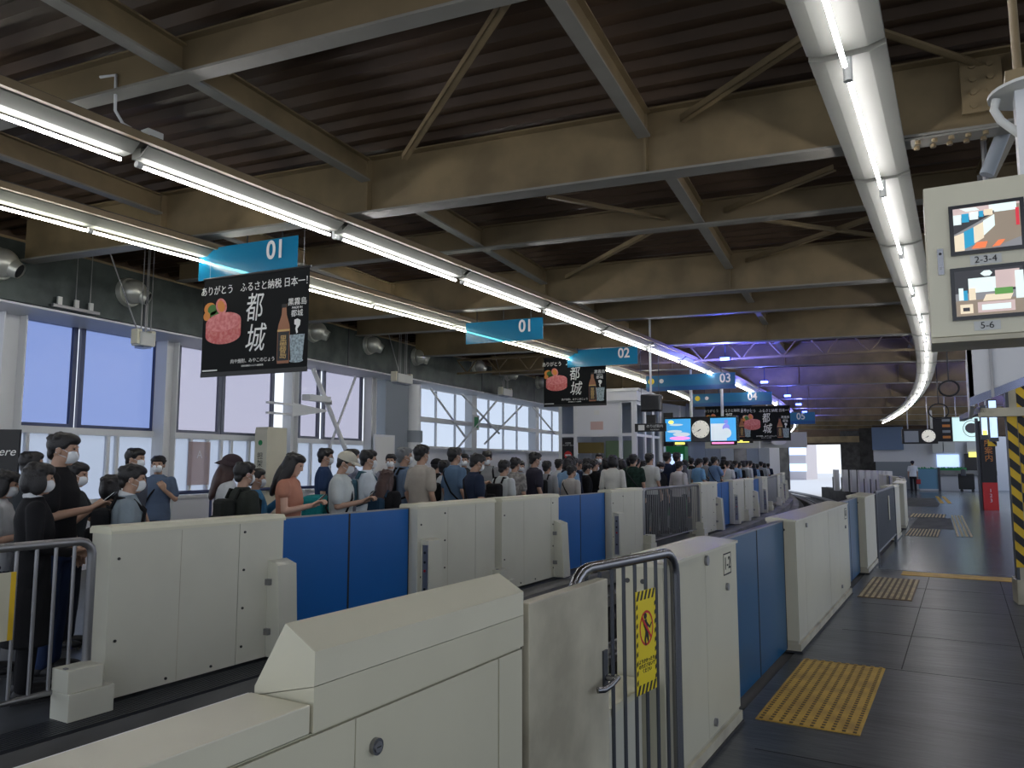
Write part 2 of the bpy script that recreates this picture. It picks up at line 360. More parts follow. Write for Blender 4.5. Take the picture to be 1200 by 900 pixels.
# bolts on girder near the right
bl = thing('splice_plate', 'bolted splice plate on the banner girder near the white column', 'plate', RF(.95, 6.27, 4.34), TH)
MB().box(-.13, .13, -.02, .0, -.2, .2, 'girder').build('plate', bl)
for r_ in range(4):
    for c_ in range(2): MB().disc((-.055+.11*c_, -.02, .15-.1*r_), .024, 'girder', h=.02, n=8).build('bolt', bl)
bl = thing('splice_flange', 'row of flange bolts under the banner girder near the white column', 'plate', RF(.7, 6.39, 4.03), TH)
MB().box(-.35, .35, -.09, .09, -.01, .005, 'girder_flange').build('plate', bl)
for c_ in range(6):
    for s_ in (-1, 1): MB().disc((-.28+.11*c_, s_*.055, -.035), .02, 'girder', axis='z', h=.03, n=8).build('bolt', bl)
# -------------------------------------------------- fluorescent lines
ZL = 3.95
def x1(y): return -5.475-((y-13)**2/400 if y > 13 else 0)
def x2(y): return -7.48-((y-13)**2/150*.75 if y > 13 else 0)
def x3(y): return -.465-((y-13)**2/360 if y > 13 else 0)
def light_proto(kind):
    r = thing('fluorescent_light', '', 'ceiling light'); L = 2.2
    if kind == 'wide':
        b = MB().prism([(-.21, .045), (-.12, .02), (.12, .02), (.21, .045), (.21, .08), (-.21, .08)], 'y', 0, L, 'reflector_wide'); b.build('reflector', r)
        MB().box(-.05, .05, .02, L-.02, .08, .16, 'housing').build('housing', r)
        MB().tube([(0, .05, -.09), (0, L-.05, -.09)], .0135, 'tube').build('tube', r)
        s = MB(); s.disc((0, .02, -.12), .026, 'housing', axis='z', h=.14, n=14); s.build('lamp_holder', r)
    for yy in ((.5, 1.7) if kind == 'wide' else ()): MB().tube([(.08 if kind != 'wide' else 0, yy, .16), (.08 if kind != 'wide' else 0, yy, .66)], .008, 'steel_dark', 6).build('hanger_rod', r)
    if kind != 'wide':
        tm = 'tube' if kind == 'a' else 'tube_warm'
        MB().box(-.06, .05, 0, L, .035, .11, 'reflector').build('housing', r)
        MB().prism([(.05, .035), (.14, .10), (.14, .11), (.05, .06)], 'y', 0, L, 'reflector').build('reflector', r)
        MB().box(.0, .16, 0, L, .111, .19, 'rail_dark').build('mounting_rail', r)
        MB().tube([(0, .06, -.02), (0, L-.06, -.02)], .0135, tm).build('tube', r)
        s = MB(); s.tube([(0, .0, -.012), (0, .05, -.012)], .026, 'housing', n=12); s.build('lamp_holder', r)
    return r
STEP = {'a': 2.27, 'b': 2.16, 'wide': 2.27}
def run_lights(kind, xf, y0, n, where, grp, zend=0):
    pr = None; y = y0
    for i in range(n):
        s = slope(xf, y+1.1); rz = math.atan(-s); lab = 'long fluorescent tube light, %s in %s' % (ORD[i], where)
        if pr is None: pr = light_proto(kind); o = pr; o['label'] = lab; o['group'] = grp; o.location = (xf(y), y, ZL-zend*max(0, y-13)); o.rotation_euler.z = rz
        else: o = again(pr, lab, (xf(y), y, ZL-zend*max(0, y-13)), rz, grp)
        y += STEP[kind]*math.cos(rz)
def x1(y): return -5.475-((y-13)**2/400 if y > 13 else 0)
run_lights('a', x1, -3.28, 29, 'the upper left light line', 'upper left light line')
run_lights('b', x2, -2.14, 14, 'the lower left light line', 'lower left light line')
run_lights('wide', lambda y: x3(y), -2.13, 22, 'the right light line', 'right light line')
# continuous steel channel above the left lines
for xf, nm in ((x1, 'the upper left light line'), (x2, 'the lower left light line')):
    ys = [-3+2*i for i in range(30 if xf is x1 else 14)]; b = MB(); vs = []
    for y in ys:
        for dx, dz in ((.175, .10), (.215, .10), (.215, .16), (.175, .16)): vs.append((xf(y)+dx, y, ZL+dz))
    b.add(vs, [(i*4+j, i*4+(j+1) % 4, (i+1)*4+(j+1) % 4, (i+1)*4+j) for i in range(len(ys)-1) for j in range(4)], 'purlin')
    tag(b.build('support_channel'), 'brown steel channel running along '+nm, 'channel', 'light support channels')
# junction box + conduit on L1
j = thing('junction_box', 'grey junction box with conduit beside the upper left light line', 'junction box', onz(178, 163, 4.2))
MB().box(-.05, .05, -.07, .07, -.06, .06, 'housing', .006).build('box', j)
MB().tube([(0, -.07, 0), (.0, -.25, .03), (.02, -.33, .1), (.02, -.34, .38), (-.15, -.36, .4)], .012, 'col_white', 8).build('conduit', j)
# blue LEDs
BL = [onz(px, py, 4.0) for px, py in ((850, 421), (896, 448), (923, 464), (936, 474), (943, 483), (948, 490))]+[Vector((2.6, 17+6*k, 4.0)) for k in range(4)]
for i, p in enumerate(BL):
    l = thing('blue_lamp', ('glowing blue ceiling lamp, %s in the row along the dark roof' % ORD[i]) if i < 6 else ('blue ceiling lamp over the near platform beside the right columns, %s' % ORD[i-6]), 'lamp', p, TH, 'row of blue ceiling lamps' if i < 6 else 'blue lamps over the near platform')
    MB().box(-.12, .12, -.06, .06, 0, .06, 'steel_dark').build('lamp_body', l); MB().box(-.10, .10, -.09, -.055, -.03, .03, 'lamp_blue').build('lamp_lens', l)
    MB().box(-.015, .015, -.015, .015, .06, .80, 'steel_dark').build('bracket', l)
    la = D.lights.new('blue', 'SPOT'); la.spot_size = R_(172); la.spot_blend = .3; la.energy = 330; la.color = (.12, .14, 1); la.shadow_soft_size = .1
    lo = D.objects.new('blue_light', la); COL.objects.link(lo); lo.location = p+Vector((.0, -.35, -.42)); lo.rotation_euler = (PI, 0, 0)
# ================================================================== LEFT SIDE WALL (roof frame, g = GW)
GW = -10.75
GD_ = -9.87
def rbox(b, g0, g1, a0, a1, z0, z1, mt):
    q = []
    for z in (z0, z1): q += [RF(g0, a0, z), RF(g1, a0, z), RF(g1, a1, z), RF(g0, a1, z)]
    return b.hexa(q, mt)
def ga(px, py=470, g=GW): return rf(onG(px, py, g))[1]
# wainscot and outer wall
b = MB(); rbox(b, GW-.12, GW+.0, -2, ga(436), 0, 1.0, 'wall_white'); rbox(b, GW-.12, GW+.04, -2, ga(436), 1.0, 1.06, 'col_white'); b.build('wall_left_lower', kind='structure')
b = MB(); rbox(b, GW-.10, GW+.06, -2, ga(428), 2.04, 2.14, 'col_white'); b.build('trim_2', kind='structure')
b = MB(); rbox(b, GW-.12, GW+.3, ga(440), ga(470), 0, 3.655, 'wall_grey'); b.build('wall_left_pier', kind='structure')
b = MB(); rbox(b, GW-.1, GD_-.0, -3, 34, 3.66, 3.69, 'wall_white'); b.build('ceiling_soffit', kind='structure')
b = MB(); rbox(b, GW-.2, GW-.1, -3, 40, 3.7, 5.2, 'deck'); b.build('wall_left_upper', kind='structure')
# window 1..n : panes between mullions
pans = [(-60, 15, 'c'), (15, 86, 'b'), (90, 182, 'b'), (205, 258, 'p'), (259, 320, 'p'), (349, 374, 'p'), (378, 424, 'p')]
# (drawn in sequence along the wall)
wn = 1
for (xa, xb, k) in pans:
    a0, a1 = ga(xa), ga(xb)
    w = D.objects.new('window_%d' % wn, None); COL.objects.link(w); w['kind'] = 'structure'; w.location = RF(GW, a0, 2.14); w.rotation_euler.z = TH; wn += 1
    L = a1-a0; mt = 'mullion' if k == 'b' else 'mullion_grey'; h = 1.60
    f = MB(); e = .07
    f.box(-.03, .03, 0, e, 0, h, mt); f.box(-.03, .03, L-e, L, 0, h, mt); f.box(-.03, .03, e, L-e, 0, .05, mt); f.box(-.03, .03, e, L-e, h-.05, h, mt)
    f.build('window_frame', w)
    MB().box(-.005, .005, e, L-e, .05, h-.05, {'b': 'pane_blue', 'p': 'pane_clear', 'c': 'pane_clear'}[k]).build('pane', w)
# frosted lower panels
posts = [-60, -25, 3, 26, 55, 84, 122, 133, 178, 192, 220, 240, 256, 268, 289, 325, 345, 362, 385, 432]
for i in range(len(posts)-1):
    a0, a1 = ga(posts[i], 560), ga(posts[i+1], 560)
    w = D.objects.new('window_%d' % wn, None); COL.objects.link(w); w['kind'] = 'structure'; w.location = RF(GW, a0, 1.06); w.rotation_euler.z = TH; wn += 1; L = a1-a0
    MB().box(-.04, .03, 0, .05, 0, .98, 'col_white').build('window_frame', w)
    MB().box(-.02, -.012, .05, L, 0, .98, 'frost').build('pane', w)
# white columns
def column(px, w, label, g=GW+.16, z1=3.655, mt='col_white'):
    a = ga(px, 470, g); t = thing('wall_column', label, 'column', RF(g, a, 0), TH, 'white columns along the window wall')
    f = MB(); f.box(-w/2, w/2, -w/2, -w/2+.02, 0, z1, mt); f.box(-w/2, w/2, w/2-.02, w/2, 0, z1, mt); f.build('flange', t)
    MB().box(-.012, .012, -w/2+.02, w/2-.02, 0, z1, mt).build('web', t); return t
column(4, .32, 'white steel column at the left edge of the blue tinted windows'); column(194, .26, 'white steel column between the blue tinted and the pale windows')
column(341, .22, 'white steel column beside the stretcher box'); column(434, .22, 'white steel column beside the grey pier')
a = ga(484, 470, GW+.3); t = thing('round_column', 'white round column at the start of the glazed hall wall', 'column', RF(GW+.3, a, 0), TH)
MB().tube([(0, 0, 0), (0, 0, 3.65)], .21, 'col_white', 20).build('shaft', t); MB().tube([(0, 0, 2.15), (0, 0, 2.45)], .26, 'wall_grey', 20).build('collar', t)
# diagonal braces in front of windows
def rod(p, q, r, mt, name, label, cat, group=None):
    if name == 'diagonal_brace':
        if p.z > 3.6: p = p.lerp(q, (p.z-3.6)/(p.z-q.z))
        if q.z > 3.6: q = q.lerp(p, (q.z-3.6)/(q.z-p.z))
    return tag(MB().tube([p, q], r, mt, 8).build(name), label, cat, group)
rod(onG(362, 420, GW+.35), onG(407, 532, GW+.35), .05, 'col_white', 'diagonal_brace', 'thick white diagonal brace in front of the pale windows', 'brace')
rod(onG(418, 438, GW+.25), onG(384, 530, GW+.25), .028, 'col_white', 'diagonal_brace', 'thin white diagonal brace crossing behind the thick one', 'brace')
# bracket arms on the column by the stretcher box
t = thing('bracket_arm', 'pale steel bracket arm on the column above the stretcher box', 'bracket', onG(341, 480, GW+.35), TH)
MB().prism([(-.0, -.14), (1.1, .02), (1.1, .06), (0, .14)], 'x', -.04, .04, 'col_white').build('arm', t)
MB().box(-.03, .03, -.7, 0, -.12, -.08, 'col_white').box(-.03, .03, -.7, 0, .08, .12, 'col_white').build('rail', t)
t = thing('small_lamp', 'small pale slatted lamp beside the thick diagonal brace', 'lamp', onG(371, 467, GW+.45), TH); MB().box(-.1, .1, -.35, .35, -.06, .06, 'col_white').build('lamp_body', t); MB().box(-.02, .02, .3, .5, -.1, 0, 'steel_dull').build('bracket', t)
# stretcher box
p = onG(335, 560, GW+.55); t = thing('stretcher_box', 'tall beige stretcher storage box with vertical black lettering', 'storage box', (p.x, p.y, 0), TH+R_(0))
MB().box(-.30, .0, -.55, .0, 0, 2.3, 'cream', .01).build('body', t)
MB().box(-.30, 0, -.56, -.55, .05, 2.25, 'cream_top').build('door', t)
MB().disc((-.16, -.562, 2.0), .05, 'green', h=.004).build('emblem', t)
text_mesh('担\n架\n格\n納\n箱', .145, 'seam', 'lettering', t, (-.16, -.564, 1.45))
# board on grey pier
t = thing('notice_board', 'pale notice board on the grey pier', 'board', onG(452, 530, GW+.32), TH); MB().box(0, .03, -.55, .35, -.5, .42, 'wall_white').build('board', t); MB().box(.03, .035, -.5, .3, -.45, .37, 'paper').build('sheet', t)
t = thing('wall_poster', 'faint beige poster behind the frosted panel beside the white column', 'poster', onG(233, 543, GW+.1), TH); MB().box(0, .006, -.25, .25, -.38, .38, 'poster_faint').build('sheet', t); text_mesh('A', .2, 'v_grey', 'drawing', t, (.01, 0, .15), (PI/2, 0, PI/2))
# blue handrail
def rail_path(name, pts, r, mt, label): return tag(MB().tube(pts, r, mt, 8).build(name), label, 'handrail')
p0, p1 = RF(GW+.62, ga(150, 560), 1.13), RF(GW+.62, ga(432, 560), 1.13)
t = thing('blue_handrail', 'dark blue handrail running along the white wainscot', 'handrail', (0, 0, 0)); MB().tube([p0, p1], .03, 'mullion', 8).build('rail', t)
for k in range(7):
    c = p0.lerp(p1, (k+.2)/7); MB().tube([(c.x, c.y, 0), (c.x, c.y, 1.13)], .022, 'mullion', 8).build('post', t)
# -------------------------------------------------- glazed hall wall further along
def gz(px, py): return onG(px, py, GW)
a0, a1 = ga(486), ga(655, 500)
ZB, ZT = 1.75, 3.64
w = D.objects.new('window_%d' % wn, None); COL.objects.link(w); w['kind'] = 'structure'; wn += 1
b = MB(); rbox(b, GW-.01, GW, a0, a1+14, ZB+.3, ZT, 'pane_pale'); b.build('pane', w)
b = MB(); n = 22
for k in range(n+1):
    a = a0+(a1+14-a0)*k/n; rbox(b, GW-.03, GW+.03, a-.02, a+.02, ZB+.3, ZT, 'col_white')
rbox(b, GW-.05, GW+.05, a0, a1+14, ZB+.2, ZB+.32, 'col_white'); b.build('window_frame', w)
b = MB(); rbox(b, GW-.1, GW, a0, a1+14, 0, ZB+.2, 'wall_white'); rbox(b, GW, GW+.05, a0, a1+14, 1.5, 1.56, 'col_white'); b.build('wall_left_far', kind='structure')
t = tag(MB().build('horizontal_beam'), 'pale horizontal steel beam crossing the glazed hall wall', 'beam')
D.objects.remove(t); b = MB(); zb1 = gz(490, 476).z; rbox(b, GW+.15, GW+.35, a0-.5, a1+14, 2.72, 2.84, 'col_white'); rbox(b, GW+.15, GW+.35, a0-.5, a1+14, 2.0, 2.07, 'col_white')
tag(b.build('horizontal_beam'), 'pair of pale horizontal steel rails crossing the glazed hall wall', 'beam')
for i, (q, r2) in enumerate((((497, 445), (545, 512)), ((590, 460), (520, 545)), ((520, 440), (585, 508)), ((625, 462), (568, 520)), ((612, 462), (650, 508)))):
    rod(onG(*q, GW+.42), onG(*r2, GW+.42), .03, 'col_white', 'diagonal_brace', 'white diagonal brace on the glazed hall wall, %s from the round column' % ['first', 'third', 'second', 'fifth', 'fourth'][i], 'brace', 'braces of the glazed hall wall')
for i, px in enumerate((545, 620)):
    a = ga(px); t = thing('wall_column', 'pale column of the glazed hall wall, %s one' % ['nearer', 'farther'][i], 'column', RF(GW+.2, a, 0), TH); MB().box(-.12, .12, -.16, .16, 0, 3.65, 'col_white').build('shaft', t)
t = thing('exit_sign', 'small green sign on the glazed hall wall', 'sign', onG(557, 495, GW+.4), TH); MB().box(0, .03, -.2, .2, -.22, .22, 'housing').build('sign_body', t); MB().box(.03, .035, -.13, .13, -.16, .16, 'green').build('sign_face', t)
# -------------------------------------------------- duct with jet nozzles
GD = -9.86; b = MB()
rbox(b, GD-.7, GD, -3, 34, 3.70, 4.52, 'duct')
dt = tag(b.build('air_duct'), 'long dented dark grey air duct above the windows', 'duct')
b = MB()
for a in (-1, 2.2, 5.4, 8.3, 11.4, 13.5, 16, 20, 24): rbox(b, GD, GD+.012, a-.02, a+.02, 3.70, 4.52, 'steel_dark')
rbox(b, GD, GD+.02, -3, 34, 4.49, 4.52, 'girder'); o = b.build('seam_flange', dt)
pr = None
for i, (px, py) in enumerate(((3, 308), (157, 342), (372, 388), (437, 404), (492, 418), (561, 429), (598, 438), (634, 448), (731, 463), (756, 466))):
    p = onG(px, py, GD+.12); lab = 'silver ball jet nozzle on the dark duct, %s' % (['at the left edge of the view', 'behind the hanging camera bracket', 'half hidden by the front banner', 'first right of the front banner', 'second right of the front banner', 'third right of the front banner', 'fourth right of the front banner', 'just left of the second banner', 'first right of the second banner', 'second right of the second banner'][i])
    if pr is None:
        pr = thing('jet_nozzle', lab, 'air nozzle', p, TH, 'ball jet nozzles on the duct')
        dirn = Vector((.72, .45, -.42)).normalized(); mt_ = dirn.to_track_quat('Z', 'Y').to_matrix().to_4x4()
        s = MB(); ns, nr = 20, 12; vs = []
        for u in range(nr+1):
            ph = PI*.05+(PI*.78-PI*.05)*u/nr
            for v in range(ns): t_ = 2*PI*v/ns; vs.append((.185*math.sin(PI-ph)*math.cos(t_), .185*math.sin(PI-ph)*math.sin(t_), .185*math.cos(PI-ph)))
        s.add(vs, [(u*ns+v, u*ns+(v+1) % ns, (u+1)*ns+(v+1) % ns, (u+1)*ns+v) for u in range(nr) for v in range(ns)], 'nozzle', True)
        s.tube([(0, 0, .145), (0, 0, .24)], .105, 'nozzle', 20, rad=[.118, .098], caps=False); s.xf(mt_); s.build('ball', pr)
        s = MB(); s.tube([(0, 0, .22), (0, 0, .221)], .092, 'black', 20); s.xf(mt_); s.build('outlet', pr)
        s = MB(); s.tube([(-.13, 0, 0), (-.05, 0, 0)], .22, 'nozzle', 24, rad=[.225, .205]); s.build('collar', pr)
    else: again(pr, lab, p, TH)
# hanging brackets with cameras / speakers
def hanger(px, py, g, label, w=.3, kind=0):
    p = onG(px, py, g); t = thing('hanging_lamp_unit', label, 'hanging unit', p, TH, 'units hanging in front of the duct')
    zt = 4.80-p.z
    MB().box(-.10, .10, -w, w, -.10, .10, 'housing', .01).build('housing', t)
    MB().box(-.09, .09, -w+.05, w-.05, -.13, -.10, 'frost').build('diffuser', t)
    for s_ in (-1, 1):
        MB().box(-.07, .07, s_*w-.04, s_*w+.04, -.08, .14, 'cream_top', .01).build('end_box', t)
        MB().tube([(0, s_*w*.4, .1), (0, s_*w*.4, zt)], .008, 'steel_dull', 6).tube([(0, s_*w*.4+.07, .1), (0, s_*w*.4+.07, zt)], .008, 'steel_dull', 6).build('hanging_rod', t)
    MB().tube([(0, -.1, .1), (0, -.75, zt)], .010, 'steel_dull', 6).build('stay_rod', t); return t
hanger(168, 398, -9.45, 'grey camera unit hanging on rods in front of the nozzle by the blue windows', .12)
hanger(471, 444, -9.5, 'beige box lamp hanging on rods right of the front banner', .32)
hanger(592, 460, -9.5, 'beige box lamp hanging on rods left of the second banner', .32)
t = thing('duct_hook_bar', 'small pale hook bar under the duct above the blue windows', 'bracket', onG(88, 362, GD+.03), TH)
MB().box(0, .05, -.35, .35, -.03, .01, 'steel_dull').build('bar', t)
for k in (-.25, 0, .22): MB().box(.01, .04, k-.03, k+.03, .01, .12, 'housing').build('hook', t)
for k in (-.02, .2): MB().tube([(.03, k, .1), (.03, k, .95)], .006, 'steel_dull', 6).build('hanging_rod', t)
# ================================================================== SCREEN DOORS, LEFT PLATFORM
XL = -5.05; HL = 1.17
def left_screen(L, label, y, pillar=None, panel=False, foot=False, seam=None, fold=None):
    s_ = slope(devL, y+L/2); rz = math.atan(s_)
    r = thing('platform_screen', label, 'platform screen', (XL-devL(y), y, 0), rz, 'white platform screens of the far platform')
    b = MB(); cuts = [0]+([seam*L] if seam else [L*.72])+[L]; b.box(-.001, .0006, L*.355, L*.358, .03, HL-.06, 'cream_dirty')
    for i in range(len(cuts)-1): b.box(-.22, 0, cuts[i]+(.003 if i else 0), cuts[i+1]-.003, .02, HL-.05, 'white_screen')
    b.build('panel', r)
    MB().prism([(-.24, HL-.05), (.012, HL-.05), (.012, HL-.03), (-.01, HL), (-.22, HL), (-.24, HL-.02)], 'y', -.01, L+.01, 'white_cap').build('cap', r)
    for (yy, zz) in [(c, z_) for c in ((cuts[1]+.05,) if not panel else (.5,)) for z_ in (.15, .45, .75, 1.05)]+[(L*.3, .06), (L*.55, .06), (.06, .95), (.06, .4)]:
        MB().disc((.0, yy, zz), .010, 'bolt', axis='x', h=.008, n=10).build('bolt', r)
    if pillar:
        q = MB(); y0 = L-.16 if pillar == 'end' else -.02
        q.hexa([(0, y0, .02), (.16, y0, .02), (.16, y0+.2, .02), (0, y0+.2, .02), (0, y0, .80), (.12, y0, .76), (.12, y0+.2, .76), (0, y0+.2, .80)], 'white_screen'); q.build('pillar', r)
        for z_ in (.2, .6): MB().box(.0, .05, y0-.03, y0, z_, z_+.05, 'steel_dull').build('hinge', r)
    if panel:
        MB().hexa([(0, .06, .02), (.13, .06, .02), (.13, .30, .02), (0, .30, .02), (0, .06, .80), (.10, .06, .78), (.10, .30, .78), (0, .30, .80)], 'white_screen').build('control_housing', r)
        q = MB(); q.box(.03, .10, .05, .06, .12, .74, 'steel_dull'); q.build('control_panel', r)
        for z_, mm in ((.66, 'bolt'), (.56, 'bolt'), (.47, 'red'), (.28, 'bolt')): MB().disc((.065, .05, z_), .014, mm, axis='y', h=.008, n=10).build('button', r)
    return r
def blue_leaf(y, L, label, dev, x0, side, mt, h=1.12):
    s_ = slope(dev, y+L/2); rz = math.atan(s_)
    r = thing('platform_door_leaf', label, 'platform door', (x0-dev(y), y, 0), rz, 'blue sliding door leaves')
    MB().box(-.02, .02, .012, L-.012, .03, h, mt).build('door_panel', r); MB().box(-.022, .022, 0, .012, .03, h, 'rubber').build('edge_seal', r); MB().box(-.022, .022, L-.012, L, .03, h, 'rubber').build('edge_seal', r)
    MB().box(-.024, .024, 0, L, h-.0, h+.012, 'steel_dull').build('top_strip', r); return r
def railing(x, y, L, dev, h, label, n, name='railing', zr=.45, corner=True, group=None, both=True, sgn=1, r1=.028, rb=.009, mt='steel_dull'):
    s_ = slope(dev, y+L/2); rz = math.atan(s_)
    r = thing(name, label, 'railing', (x-dev(y), y, 0), rz, group); c = .09
    pts = [(0, L, 0)]+[(0, L-c+c*math.cos(t), h-c+c*math.sin(t)) for t in (0, .5, 1.05, 1.57)]
    pts += [(0, c-c*math.sin(t), h-c+c*math.cos(t)) for t in (0, .5, 1.05, 1.57)]+[(0, 0, 0)]
    MB().tube(pts, r1, mt, 12).build('frame_tube', r)
    MB().tube([(0, 0, .16), (0, L, .16)], rb*1.6, mt, 8).build('lower_rail', r)
    pb = None
    for k in range(1, n):
        if pb is None: pb = MB().tube([(0, 0, .16), (0, 0, h-.02)], rb, mt, 8).build('baluster', r); o = pb
        else: o = pb.copy(); COL.objects.link(o); o.parent = r
        o.location.y = L*k/n
    return r
def foot_box(x, y, label, flip=1, dev=devL):
    r = thing('foot_box', label, 'foot box', (x-dev(y), y, 0), math.atan(slope(dev, y)), 'stepped foot boxes')
    MB().box(-.08, .12, 0, .30, 0, .17, 'white_screen', .004).build('lower_step', r)
    MB().box(-.08, .10, 0 if flip > 0 else .07, .23 if flip > 0 else .30, .17, .31, 'white_screen', .004).build('upper_step', r)
    for yy in (.03, .26): MB().box(.02, .05, yy-.02, yy, .31 if yy < .2 else .17, .318 if yy < .2 else .178, 'steel_dull').build('clip', r)
    return r
mods = ['nearest', 'second', 'third', 'farthest']
YS0 = 3.22
for k in range(4):
    o = YS0+14.04*k; m_ = mods[k]
    if o < 45:
        left_screen(1.55, 'white screen with half height pillar before first blue door, %s far platform section' % m_, o, pillar='end', seam=.70)
        blue_leaf(o+1.56, .93, 'blue left leaf of the first door, %s far platform section' % m_, devL, XL-.13, 1, 'blue_door')
        blue_leaf(o+2.49, .93, 'blue right leaf of the first door, %s far platform section' % m_, devL, XL-.13, 1, 'blue_door')
        left_screen(1.57, 'white screen with grey control strip after first blue door, %s far platform section' % m_, o+3.43, panel=True)
        foot_box(XL+.02, o+4.95, 'low white base box at the joint between two screens of the %s section' % m_)
        left_screen(1.58, 'white screen with half height pillar before second blue door, %s far platform section' % m_, o+5.17, pillar='end', seam=.85)
        blue_leaf(o+6.76, .95, 'blue left leaf of the second door, %s far platform section' % m_, devL, XL-.13, 1, 'blue_door')
        blue_leaf(o+7.71, .95, 'blue right leaf of the second door, %s far platform section' % m_, devL, XL-.13, 1, 'blue_door')
        left_screen(1.45, 'white screen with grey control strip before the barred railing, %s far platform section' % m_, o+8.68, panel=True)
        foot_box(XL+.02, o+10.15, 'stepped white foot box where the %s section meets the barred railing' % m_, -1)
        railing(XL-.04, o+10.25, 3.7, devL, 1.13, 'steel barred railing beyond the %s section of white screens' % m_, 34, group='barred railings of the far platform')
        foot_box(XL+.02, o+13.72, 'stepped white foot box at the far end of the barred railing after %s section' % m_, 1)
# first railing left of the first screen
railing(XL-.02, -1.2, 4.3, devL, 1.09, 'tubular steel railing at the left edge before the first white screen', 36, rb=.012)
foot_box(XL+.06, 2.88, 'stepped white foot box between the left railing and the first screen', 1)
t = thing('railing_sign', 'blank cream sign board tied to the left railing', 'sign', (XL+.05, 2.38, .75), 0); MB().box(0, .02, -.25, .17, -.2, .2, 'cream').build('board', t); MB().box(-.001, .021, .17, .20, -.2, .2, 'hazard_yellow').build('edge_strip', t)
# ================================================================== SCREENS, NEAR PLATFORM
XR = -1.277
def right_screen(y, L, label, H=1.13, seams=(.6,), number=None, knobs=()):
    rz = math.atan(slope(devR, y+L/2))
    r = thing('platform_screen', label, 'platform screen', (XR-devR(y), y, 0), rz, 'cream platform screens of the near platform')
    b = MB(); cuts = [0]+[s*L for s in seams]+[L]
    for i in range(len(cuts)-1): b.box(-.24, 0, cuts[i]+(.002 if i else 0), cuts[i+1]-.002, .10, H-.03, 'cream')
    b.box(-.23, -.01, .0, L, .06, .10, 'cream_dirty'); b.build('body', r)
    MB().box(-.245, .010, -.005, L+.005, .018, .075, 'cream_dirty').build('plinth', r); MB().box(-.25, .02, -.005, L+.005, 0, .018, 'rubber').build('base_strip', r)
    MB().prism([(-.25, H-.03), (.01, H-.03), (.01, H-.015), (-.20, H+.005), (-.25, H-.0)], 'y', -.01, L+.01, 'cream_top').build('cap', r)
    for (yy, zz, rr) in knobs: MB().disc((0, yy, zz), rr, 'steel_dull', axis='x', h=.015, n=14).build('knob', r)
    for yy in (.05, .11): MB().disc((-.10-.08*(yy > .1), 0, H-.10), .012, 'bolt', axis='y', h=.006, n=10).build('bolt', r)
    if number:
        q = MB(); y0, y1, z0, z1 = L-.31, L-.14, H-.20, H-.07; q.box(0, .002, y0, y1, z0, z1, 'cream_top')
        for a_ in ((y0, y1, z0, z0+.008), (y0, y1, z1-.008, z1), (y0, y0+.008, z0, z1), (y1-.008, y1, z0, z1)): q.box(.002, .003, *a_, 'seam')
        q.build('number_plate', r); text_mesh(number, .105, 'seam', 'lettering', r, (.0035, (y0+y1)/2, (z0+z1)/2), (PI/2, 0, PI/2))
    return r
right_screen(3.62, 1.39, 'cream platform screen marked 1-2 behind the steel loop with the yellow sign', number='1-2', knobs=((.72, 1.06, .028), (1.14, .86, .022), (.82, .16, .022)), seams=(.51,))
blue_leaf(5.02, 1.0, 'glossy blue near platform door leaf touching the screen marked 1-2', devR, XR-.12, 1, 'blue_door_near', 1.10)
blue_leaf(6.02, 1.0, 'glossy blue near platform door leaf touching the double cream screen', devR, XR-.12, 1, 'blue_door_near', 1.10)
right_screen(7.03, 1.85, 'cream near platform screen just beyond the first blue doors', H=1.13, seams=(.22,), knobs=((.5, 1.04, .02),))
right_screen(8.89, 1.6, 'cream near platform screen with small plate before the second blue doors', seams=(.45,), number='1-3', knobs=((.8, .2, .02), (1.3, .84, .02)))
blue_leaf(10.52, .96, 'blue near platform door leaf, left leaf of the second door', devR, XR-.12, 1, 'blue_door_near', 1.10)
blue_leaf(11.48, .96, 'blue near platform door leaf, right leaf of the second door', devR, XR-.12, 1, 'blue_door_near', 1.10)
right_screen(12.46, 1.45, 'narrow looking cream near platform screen before the long dark railing', seams=(.6,))
rr_ = railing(XR+.0, 14.0, 3.85, devR, 1.13, 'dark barred railing of the near platform beyond the narrow screen', 60, name='railing', rb=.012, mt='steel_dark')
MB().box(.02, .03, 2.2, 2.35, .55, 1.0, 'cream').build('sign_plate', rr_)
for k in range(2):
    o = 18.0+14.04*k; m_ = ['first', 'second'][k]
    for (d, L, kind) in ((0, 1.5, 's'), (1.52, .95, 'b'), (2.48, .95, 'b'), (3.45, 1.6, 's'), (5.1, 1.6, 's'), (6.73, .95, 'b'), (7.69, .95, 'b'), (8.66, 1.5, 's')):
        if o+d > 38: continue
        pos = ['before the first door', 'left of the first door', 'right of the first door', 'after the first door', 'before the last door', 'left of the last door', 'right of the last door', 'after the last door'][[0, 1.52, 2.48, 3.45, 5.1, 6.73, 7.69, 8.66].index(d)]
        if kind == 's': right_screen(o+d, L, 'distant cream near platform screen %s, %s section past the dark railing' % (pos, m_))
        else: blue_leaf(o+d, L, 'distant blue near platform door leaf %s, %s section past the railing' % (pos, m_), devR, XR-.12, 1, 'blue_door_near', 1.10)
    if k == 0: railing(XR, o+10.2, 3.7, devR, 1.13, 'farther barred railing of the near platform in the curve', 30)
# far row of white posts in the curve
for k in range(9):
    y = 40.5+k*1.15; t = thing('gate_post', 'small white gate cabinet in the row round the far curve, %s' % ORD[k], 'gate cabinet', (XR-devR(y)+.4-.02*k*k, y, 0), math.atan(slope(devR, y)), 'white gate cabinets round the far curve')
    MB().box(-.12, .12, 0, .75, 0, 1.25, 'white', .01).build('cabinet', t); MB().box(-.14, .14, .78, .98, 0, .8, 'black').build('gap_panel', t)
